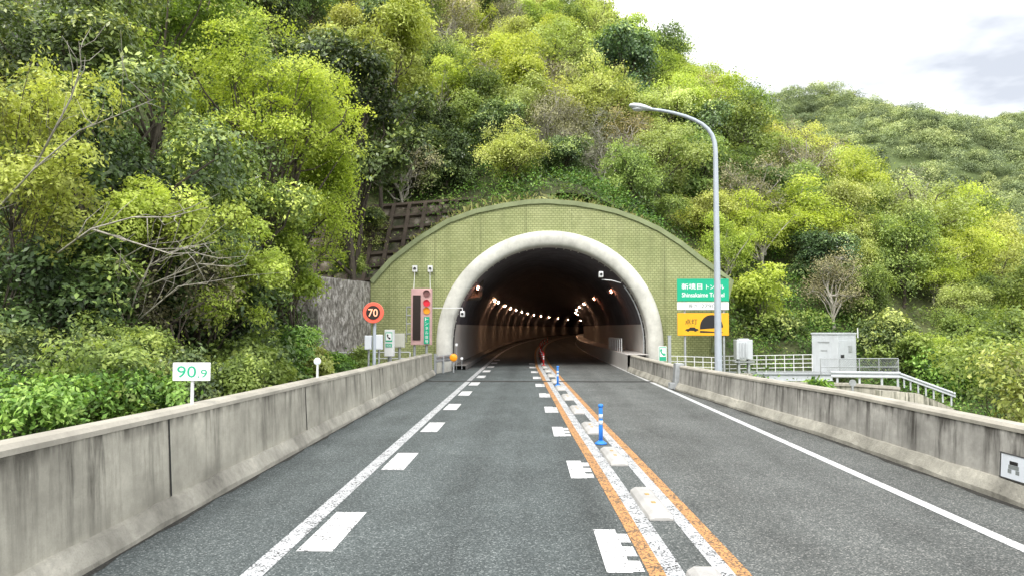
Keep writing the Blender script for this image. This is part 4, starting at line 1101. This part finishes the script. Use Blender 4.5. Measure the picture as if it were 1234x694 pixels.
near_tree('sparse grey-brown tree in the dark hollow above the kilometre sign', 190, 365, 15.5, 1.3, 1.1, 'grey', 110, 22, .10, .22, 23, (.55, .55, .5), nl=9, r0=.05, ntwig=120)
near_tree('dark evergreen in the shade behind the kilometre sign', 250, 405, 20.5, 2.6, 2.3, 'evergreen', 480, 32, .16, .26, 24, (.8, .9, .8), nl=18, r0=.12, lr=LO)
near_tree('dark evergreen standing high behind the lime maple', 425, 130, 38, 4.0, 4.6, 'evergreen', 560, 34, .25, .38, 25, (1.25, 1.2, 1.05), nl=24, r0=.2, lr=LO)
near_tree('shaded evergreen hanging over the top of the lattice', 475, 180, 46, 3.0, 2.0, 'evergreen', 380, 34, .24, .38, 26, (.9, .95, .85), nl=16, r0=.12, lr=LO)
near_tree('yellow-green tree at the top of the bank beyond the lime maple', 460, 60, 44, 3.4, 3.4, 'olive', 480, 34, .22, .36, 27, (1.0, 1.0, .8), nl=22, r0=.15, tipb=.06, lr=LO)
SH = [(25, 500, 9.8, .95, .75, 'shrub'), (95, 478, 10.8, 1.0, .85, 'mid'), (150, 485, 11.2, .8, .62, 'shrub'), (205, 465, 13, .8, .62, 'evergreen'), (40, 440, 12.2, 1.2, .9, 'evergreen'), (270, 460, 14.6, .75, .55, 'mid'),
      (300, 433, 18.5, 1.1, .85, 'mid'), (340, 428, 20.5, 1.0, .8, 'shrub'), (362, 440, 22, .8, .6, 'olive'), (140, 430, 13.8, 1.1, .8, 'mid'), (398, 440, 26, .8, .42, 'shrub'), (435, 434, 30, .8, .4, 'mid'), (418, 318, 39.2, .9, .7, 'mid'), (440, 262, 42.5, 1.2, .6, 'evergreen')]
SL = ['leafy bright green shrub at the picture edge, nearest the viewer', 'broad mid green shrub just past the nearest one along the barrier', 'bright green shrub in front of the kilometre sign, on its near side', 'dark glossy shrub directly behind the kilometre sign', 'dark glossy shrub higher up at the picture edge', 'low mid green shrub just past the kilometre sign',
      'mid green shrub midway between the kilometre sign and the round delineator', 'bright green shrub a little before the round delineator', 'yellowish shrub right behind the round delineator', 'mid green shrub in the second row above the bright ones', 'small bright green shrub at the foot of the shotcrete wall', 'small shrub under the speed limit sign', 'green shrub growing over the lower edge of the lattice', 'dark shrub clinging to the upper part of the lattice']
for i, (px, py, Y, rx, rz, kd) in enumerate(SH):
    near_tree(SL[i], px, py, Y, rx, rz, kd, 210, 34, .085 if Y < 15 else .11, .125, 40 + i, (1.0, 1.0, 1.0), nl=15, r0=.02, ntwig=40, name='leafy_shrub', ratio=.5, tipb=.06, lr=(.24, .46), group='shrubs along the barrier')
# bare pale branches reaching out of the bank
def bare(label, pts_list, Y, seed):
    rng = np.random.default_rng(seed); P0 = at(*pts_list[0][0], Y); gz = terr1(P0.x - .4, Y)
    e = empty('bare_tree', (P0.x - .4, Y, gz), label, 'tree')
    m_ = MB(); m_.tube([(P0.x - .4, Y, gz - .3), (P0.x - .25, Y, (gz + P0.z) / 2), P0], [.03, .028, .026], 8)
    m_.build('trunk', 'pale_bark', e, True)
    for pts in pts_list:
        b = MB(); q = [at(x, y, Y - .25 * i) for i, (x, y) in enumerate(pts)]
        k = len(q); rad = [.019 * (1 - .8 * i / (k - 1)) for i in range(k)]; b.tube(q, rad, 6)
        for i in range(1, k):
            for _ in range(3):
                s_ = q[i - 1].lerp(q[i], rng.random()); d = (q[i] - q[i - 1]).normalized() + Vector((rng.normal(), rng.normal(), rng.normal() + .2)) * .6
                l_ = rng.uniform(.25, .7); m2 = s_ + d * l_ * .5 + Vector((rng.normal(), 0, rng.normal())) * .05
                b.tube([s_, m2, s_ + d * l_ + Vector((0, 0, .08))], [.008, .006, .002], 4)
        b.build('limb', 'pale_bark', e, True)
bare('bare pale limbs of a leafless tree crossing in front of the dark evergreens', [[(-12, 262), (40, 205), (95, 158), (140, 140), (185, 120)], [(40, 205), (85, 120), (98, 80), (95, 50)], [(70, 305), (110, 276), (160, 262), (205, 262), (250, 250)], [(110, 276), (160, 292), (205, 306), (240, 305)]], 12.6, 3)
bare('leafless tangled tree in the dark hollow over the kilometre sign', [[(150, 400), (165, 350), (180, 320), (215, 300), (260, 292)], [(150, 400), (185, 370), (215, 345), (250, 340)], [(150, 400), (140, 350), (150, 310), (185, 290)], [(165, 350), (200, 335), (240, 318), (280, 322)]], 15.0, 4)

# hillside kinds: three variants each
PROT = {}
spec = {'evergreen': dict(rx=2.9, rz=3.2, ns=420, nleaf=36, leaf=.21, spread=.36, tipb=.02), 'lime': dict(rx=2.9, rz=2.9, ns=400, nleaf=40, leaf=.17, spread=.40, flat=.55, tipb=.10, squash=.18),
        'olive': dict(rx=2.8, rz=2.9, ns=400, nleaf=40, leaf=.16, spread=.36, tipb=.10), 'mid': dict(rx=2.9, rz=3.0, ns=400, nleaf=38, leaf=.18, spread=.38, tipb=.03), 'grey': dict(rx=2.7, rz=2.8, ns=230, nleaf=24, leaf=.14, spread=.42)}
for kd, sp_ in spec.items():
    for vnt in range(3):
        rng = np.random.default_rng(100 + vnt * 7 + len(kd)); cz = 3.3 + .35 * vnt
        v, a_, lobes, sp = crown(rng, sp_['rx'], sp_['rz'], cz, 21 + 3 * vnt, sp_['ns'], sp_['nleaf'], sp_['leaf'], sp_['spread'], sp_.get('flat', .75), .55, sp_.get('tipb', 0), sp_.get('squash', .28), None, (.16, .38))
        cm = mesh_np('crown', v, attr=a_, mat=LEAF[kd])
        t = limbs(rng, lobes, sp, cz, 0, .15, 220 if kd == 'grey' else 90); tm = bpy.data.meshes.new('trunk'); tm.from_pydata(t.v, [], t.f); tm.materials.append(M['pale_bark' if kd in ('grey', 'lime') else 'bark'])
        PROT[kd, vnt] = (cm, tm)
rng = np.random.default_rng(5)
cand = []
pts = rng.uniform([-75, 41.5], [75, 122], (9000, 2))
zz = terr(pts[:, 0], pts[:, 1])
kept = []
def inview(x, y, z, m=30):
    px, py = proj((x, y, z)); return -m < px < 1234 + m and -m < py < 520
for (x, y), z in zip(pts, zz):
    if z < -7: continue
    if -10 < x < 12 and y < 45: continue
    if 8 < x < 24 and y < 48.5: continue
    if y < 43.5 and x < -5: continue
    if not inview(x, y, z + 4): continue
    d0 = 2.45 + (y - 42) * .028
    if x < -9: d0 *= 1.25
    if any((x - a) ** 2 + (y - b) ** 2 < d0 * d0 for a, b, c in kept): continue
    # skip what lies behind the crest as seen from the road
    ts = np.linspace(.35, .97, 24); rx_ = x * ts; ry_ = y * ts; rz_ = CAMH + (z + 5.5 - CAMH) * ts
    if np.any(terr(rx_, ry_) > rz_ + .5): continue
    kept.append((x, y, z))
kept = sorted(kept, key=lambda q_: q_[1])[:299]
# smooth patches of kinds, as on a real slope
def kind_at(px, py, rnd):
    w_ = {'evergreen': .24, 'lime': .2, 'olive': .2, 'mid': .26, 'grey': .10}
    if px < 560: w_ = {'evergreen': .32, 'lime': .12, 'olive': .20, 'mid': .22, 'grey': .14}
    elif px < 720 and py > 60: w_ = {'evergreen': .24, 'lime': .36, 'olive': .12, 'mid': .14, 'grey': .14}
    elif px < 900: w_ = {'evergreen': .08, 'lime': .20, 'olive': .28, 'mid': .34, 'grey': .10}
    elif py > 330: w_ = {'evergreen': .18, 'lime': .12, 'olive': .24, 'mid': .34, 'grey': .10}
    else: w_ = {'evergreen': .02, 'lime': .26, 'olive': .40, 'mid': .26, 'grey': .06}
    ks = list(w_); p_ = np.array([w_[k] for k in ks]); return ks[int(np.searchsorted(np.cumsum(p_ / p_.sum()), rnd))]
REG = [(430, 'on the slope over the roadside bank'), (570, 'on the slope above the lattice'), (690, 'on the slope above the portal crown'), (790, 'on the slope between ring and lamp head'), (880, 'on the slope behind the lamp post'), (990, 'on the slope above the white cabin'), (1110, 'on the slope above the wire fence'), (9999, 'on the outer slope towards the valley')]
hill_rows = []
for i, (x, y, z) in enumerate(kept):
    px, py = proj((x, y, z + 4.5)); kd = kind_at(px, py, rng.random())
    reg = next(t for lim, t in REG if px < lim)
    hill_rows.append((kd, reg, -py, x, y, z, px, py))
from collections import defaultdict
cnt = defaultdict(int)
OW = ['lowest', 'second lowest', 'third lowest', 'fourth lowest', 'fifth lowest', 'sixth lowest', 'seventh lowest', 'eighth lowest', 'ninth lowest', 'tenth lowest', 'eleventh lowest', 'twelfth lowest', 'thirteenth lowest', 'fourteenth lowest', 'fifteenth lowest', 'sixteenth lowest', 'seventeenth lowest', 'eighteenth lowest', 'nineteenth lowest', 'twentieth lowest']
for kd, reg, npy, x, y, z, px, py in sorted(hill_rows, key=lambda r_: r_[2]):
    k = cnt[kd, reg]; cnt[kd, reg] += 1
    cm, tm = PROT[kd, int(rng.integers(3))]
    lbl = f'{OW[min(k, 19)]} {KW[kd]} tree {reg}'
    e = empty('hillside_tree', (x, y, z - .3), lbl, 'tree', 'trees on the hillside above the tunnel')
    s_ = rng.uniform(.62, 1.05) * (1.0 + (y - 42) * .006) * (.8 if y < 50 else 1)
    e.scale = (s_ * rng.uniform(.9, 1.2), s_ * rng.uniform(.9, 1.2), s_ * rng.uniform(.85, 1.2)); e.rotation_euler.z = rng.uniform(0, 6.28)
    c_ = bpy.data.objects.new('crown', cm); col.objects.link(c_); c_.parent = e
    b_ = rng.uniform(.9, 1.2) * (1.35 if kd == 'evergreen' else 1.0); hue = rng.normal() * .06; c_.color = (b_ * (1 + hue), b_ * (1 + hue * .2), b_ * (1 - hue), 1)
    t_ = bpy.data.objects.new('trunk', tm); col.objects.link(t_); t_.parent = e
print('hill trees', len(kept))

# undergrowth covering the soil: nobody could count it
def under(n_, area, leafs, leaf, spread, seed, test):
    rng = np.random.default_rng(seed); p_ = rng.uniform(area[0], area[1], (n_, 2)); z = terr(p_[:, 0], p_[:, 1])
    keep = np.array([test(x, y, q_) for (x, y), q_ in zip(p_, z)]); p_ = p_[keep]; z = z[keep]; m_ = len(p_)
    h = rng.uniform(.15, .9, m_)
    sp = np.stack([p_[:, 0], p_[:, 1], z + h], 1); g = rng.normal(size=(m_, leafs, 3)) * np.array([1, 1, .55]) * spread
    pos = (sp[:, None] + g).reshape(-1, 3); nr = unit(rng.normal(size=(m_ * leafs, 3)) * .6 + np.array([0, -.25, .8]))
    tip = np.clip(rng.normal(.32, .2, m_), 0, 1)
    at_ = np.stack([np.clip(np.repeat(tip, leafs) + rng.normal(size=m_ * leafs) * .08, 0, 1), rng.random(m_ * leafs), np.zeros(m_ * leafs), np.ones(m_ * leafs)], 1)
    return leaf_quads(rng, pos, nr, leaf * rng.uniform(.6, 1.4, m_ * leafs)), np.repeat(at_, 4, 0)
def t1(x, y, z):
    if z < -9: return False
    if y < 41.5 and -9.5 < x < 11: return False
    if -5.6 < x < 7.5: 
        if y < 41.5: return False
    return inview(x, y, z + 1, 60)
for nm, args, kd, tint in (('undergrowth', (7000, ((-70, 3), (78, 120)), 30, .24, .55, 61, t1), 'mid', (.72, .75, .7)), ('undergrowth', (7000, ((-26, 12), (24, 56)), 40, .15, .35, 62, t1), 'shrub', (.75, .8, .75))):
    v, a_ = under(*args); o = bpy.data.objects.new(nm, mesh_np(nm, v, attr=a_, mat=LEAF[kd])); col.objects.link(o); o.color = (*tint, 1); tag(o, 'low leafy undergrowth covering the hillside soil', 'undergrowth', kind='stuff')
# dry grass fringe along the top of the portal
rng = np.random.default_rng(9); vv = []; aa = []
for i in range(1500):
    u = rng.random() * (len(OUT) - 4) + 2; k = int(u); f = u - k; x = OUT[k][0] * (1 - f) + OUT[k + 1][0] * f; z = OUT[k][1] * (1 - f) + OUT[k + 1][1] * f
    y = TY + 1.0 + rng.random() ** 1.5 * 4.0; z += .35 * (y - TY - 1); b = np.array([x + rng.normal() * .1, y, z - .25]); h = rng.uniform(.12, .5); ln = np.array([rng.normal() * .35, rng.normal() * .3 - .1, 1.0]) * h
    w_ = np.array([.018, 0, 0]); vv += [b - w_, b + w_, b + ln * .7 + w_ * .7, b + ln + np.array([rng.normal() * .1, 0, -.05])]; q_ = [rng.uniform(.2, .9), rng.random(), 0, 1]; aa += [q_] * 4
o = bpy.data.objects.new('grass', mesh_np('grass', np.array(vv), attr=np.array(aa), mat=LEAF['grey'])); col.objects.link(o); o.color = (.95, 1.0, .62, 1); tag(o, 'dry grass fringe growing along the top of the portal', 'grass', kind='stuff')

# shrubs on the right bank
SR = [(1215, 462, 24, 1.7, 1.5, 'mid', 'rounded green shrub beyond the barrier near the sloping guardrail end'), (1262, 470, 20, 1.5, 1.5, 'olive', 'yellowish shrub beyond the barrier at the picture edge'), (1150, 445, 42, 1.8, 1.3, 'shrub', 'bright green shrub behind the sloping guardrail'),
      (1090, 430, 44, 1.7, 1.2, 'mid', 'mid green shrub behind the wire fence end'), (1060, 412, 46, 2.0, 1.6, 'evergreen', 'dark shrub right beside the equipment cabin'), (930, 405, 47, 2.4, 1.8, 'evergreen', 'dark shrub behind the gangway railing'), (895, 385, 46.5, 2.1, 2.0, 'mid', 'green shrub behind the amber sign and lamp post'), (960, 395, 49, 2.2, 1.8, 'mid', 'green shrub just before the equipment cabin'), (915, 350, 46, 1.8, 1.5, 'lime', 'light green shrub behind the green sign'), (1200, 420, 40, 2.4, 2.0, 'mid', 'large green shrub on the lower valley slope'),
      (985, 468, 36.3, .5, .18, 'shrub', 'low weeds growing on the retaining wall')]
for i, (px, py, Y, rx, rz, kd, lb) in enumerate(SR):
    near_tree(lb, px, py, Y, rx, rz, kd, 170, 32, .14 if Y < 30 else .2, .25 if rx > 1 else .14, 80 + i, (1, 1, .95), nl=10, r0=.05, ntwig=50, name='leafy_shrub', tipb=.06, lr=(.34, .55), group='shrubs beyond the far barrier')

# distant woodland: reads as one mass
rng = np.random.default_rng(21); P_ = rng.uniform([-30, 175], [330, 358], (9000, 2)); z = far_z(P_[:, 0], P_[:, 1]); kept2 = []
grid = {}
for (x, y), q_ in zip(P_, z):
    px, py = proj((x, y, q_ + 5))
    if not (820 < px < 1290): continue
    k = (int(x // 6), int(y // 6))
    if any((k[0] + a, k[1] + b) in grid and (x - grid[k[0] + a, k[1] + b][0]) ** 2 + (y - grid[k[0] + a, k[1] + b][1]) ** 2 < 24 for a in (-1, 0, 1) for b in (-1, 0, 1)): continue
    grid[k] = (x, y); kept2.append((x, y, q_))
VV, AA = [], []
for x, y, q_ in kept2:
    s_ = 3.4 + 3.4 * rng.random() ** 1.6; d = unit(rng.normal(size=(7, 3))); d[:, 2] = np.abs(d[:, 2]) * .8
    lob = d * rng.uniform(.3, .7, (7, 1)) * np.array([s_, s_, s_ * .7])
    v, a_, _, _ = crown(rng, s_, s_ * .7, 0, 7, 100, 18, .42, .62, .9, .6, rng.normal() * .2 - .03, .25, lob, (.42, .62))
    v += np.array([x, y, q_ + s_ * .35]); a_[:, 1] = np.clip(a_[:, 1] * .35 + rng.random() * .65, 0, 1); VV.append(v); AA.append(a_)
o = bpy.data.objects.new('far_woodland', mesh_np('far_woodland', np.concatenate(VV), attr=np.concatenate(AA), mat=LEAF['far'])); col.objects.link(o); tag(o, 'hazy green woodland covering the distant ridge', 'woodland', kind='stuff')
print('far', len(kept2))

# ------------------------------------------------------------------ sky and light
SUN_EL, SUN_AZ = R(46), R(205)
wd = bpy.data.worlds.new('World'); scene.world = wd; wd.use_nodes = True
nt = wd.node_tree; nt.nodes.clear(); g = G(nt)
out = g.n('ShaderNodeOutputWorld'); bg = g.n('ShaderNodeBackground'); g.l(bg.outputs[0], out.inputs[0])
sky = g.n('ShaderNodeTexSky'); sky.sky_type = 'NISHITA'; sky.sun_disc = False; sky.sun_elevation = SUN_EL; sky.sun_rotation = SUN_AZ
v = g.coord('Generated'); s = g.sep(v)
zc = g.math('ADD', g.math('MAXIMUM', s[2], 0.0), .16)
pl_ = g.comb(g.math('DIVIDE', s[0], zc), g.math('DIVIDE', s[1], zc), 0.0)
n1 = g.noise(pl_, .9, 6, .55)
cl = g.ramp(n1, [(.36, (5.2, 5.5, 6.1)), (.49, (10.2, 10.4, 10.7)), (.56, (20.0, 20.0, 20.0))])
cf = g.maprange(n1, .2, .5, .86, 1)
skyc = g.mix(cf, sky.outputs[0], cl)
g.l(skyc, bg.inputs[0]); bg.inputs[1].default_value = .15
sd = bpy.data.lights.new('sun', 'SUN'); sd.energy = 3.2; sd.angle = R(18); sd.color = (1, .96, .90)
so = bpy.data.objects.new('sun', sd); col.objects.link(so)
dirv = Vector((math.sin(SUN_AZ) * math.cos(SUN_EL), math.cos(SUN_AZ) * math.cos(SUN_EL), math.sin(SUN_EL)))
so.rotation_euler = dirv.to_track_quat('Z', 'Y').to_euler(); so.location = (0, -20, 60)

scene.view_settings.view_transform = 'Standard'; scene.view_settings.look = 'None'; scene.view_settings.exposure = 0; scene.view_settings.gamma = 1
scene.render.engine = 'CYCLES'
cy = scene.cycles; cy.use_denoising = True; cy.max_bounces = 6; cy.diffuse_bounces = 3; cy.glossy_bounces = 2; cy.transmission_bounces = 3; cy.transparent_max_bounces = 4
cy.sample_clamp_indirect = 4; cy.caustics_reflective = False; cy.caustics_refractive = False
try: cy.denoiser = 'OPENIMAGEDENOISE'; cy.denoising_input_passes = 'RGB_ALBEDO_NORMAL'
except Exception: pass
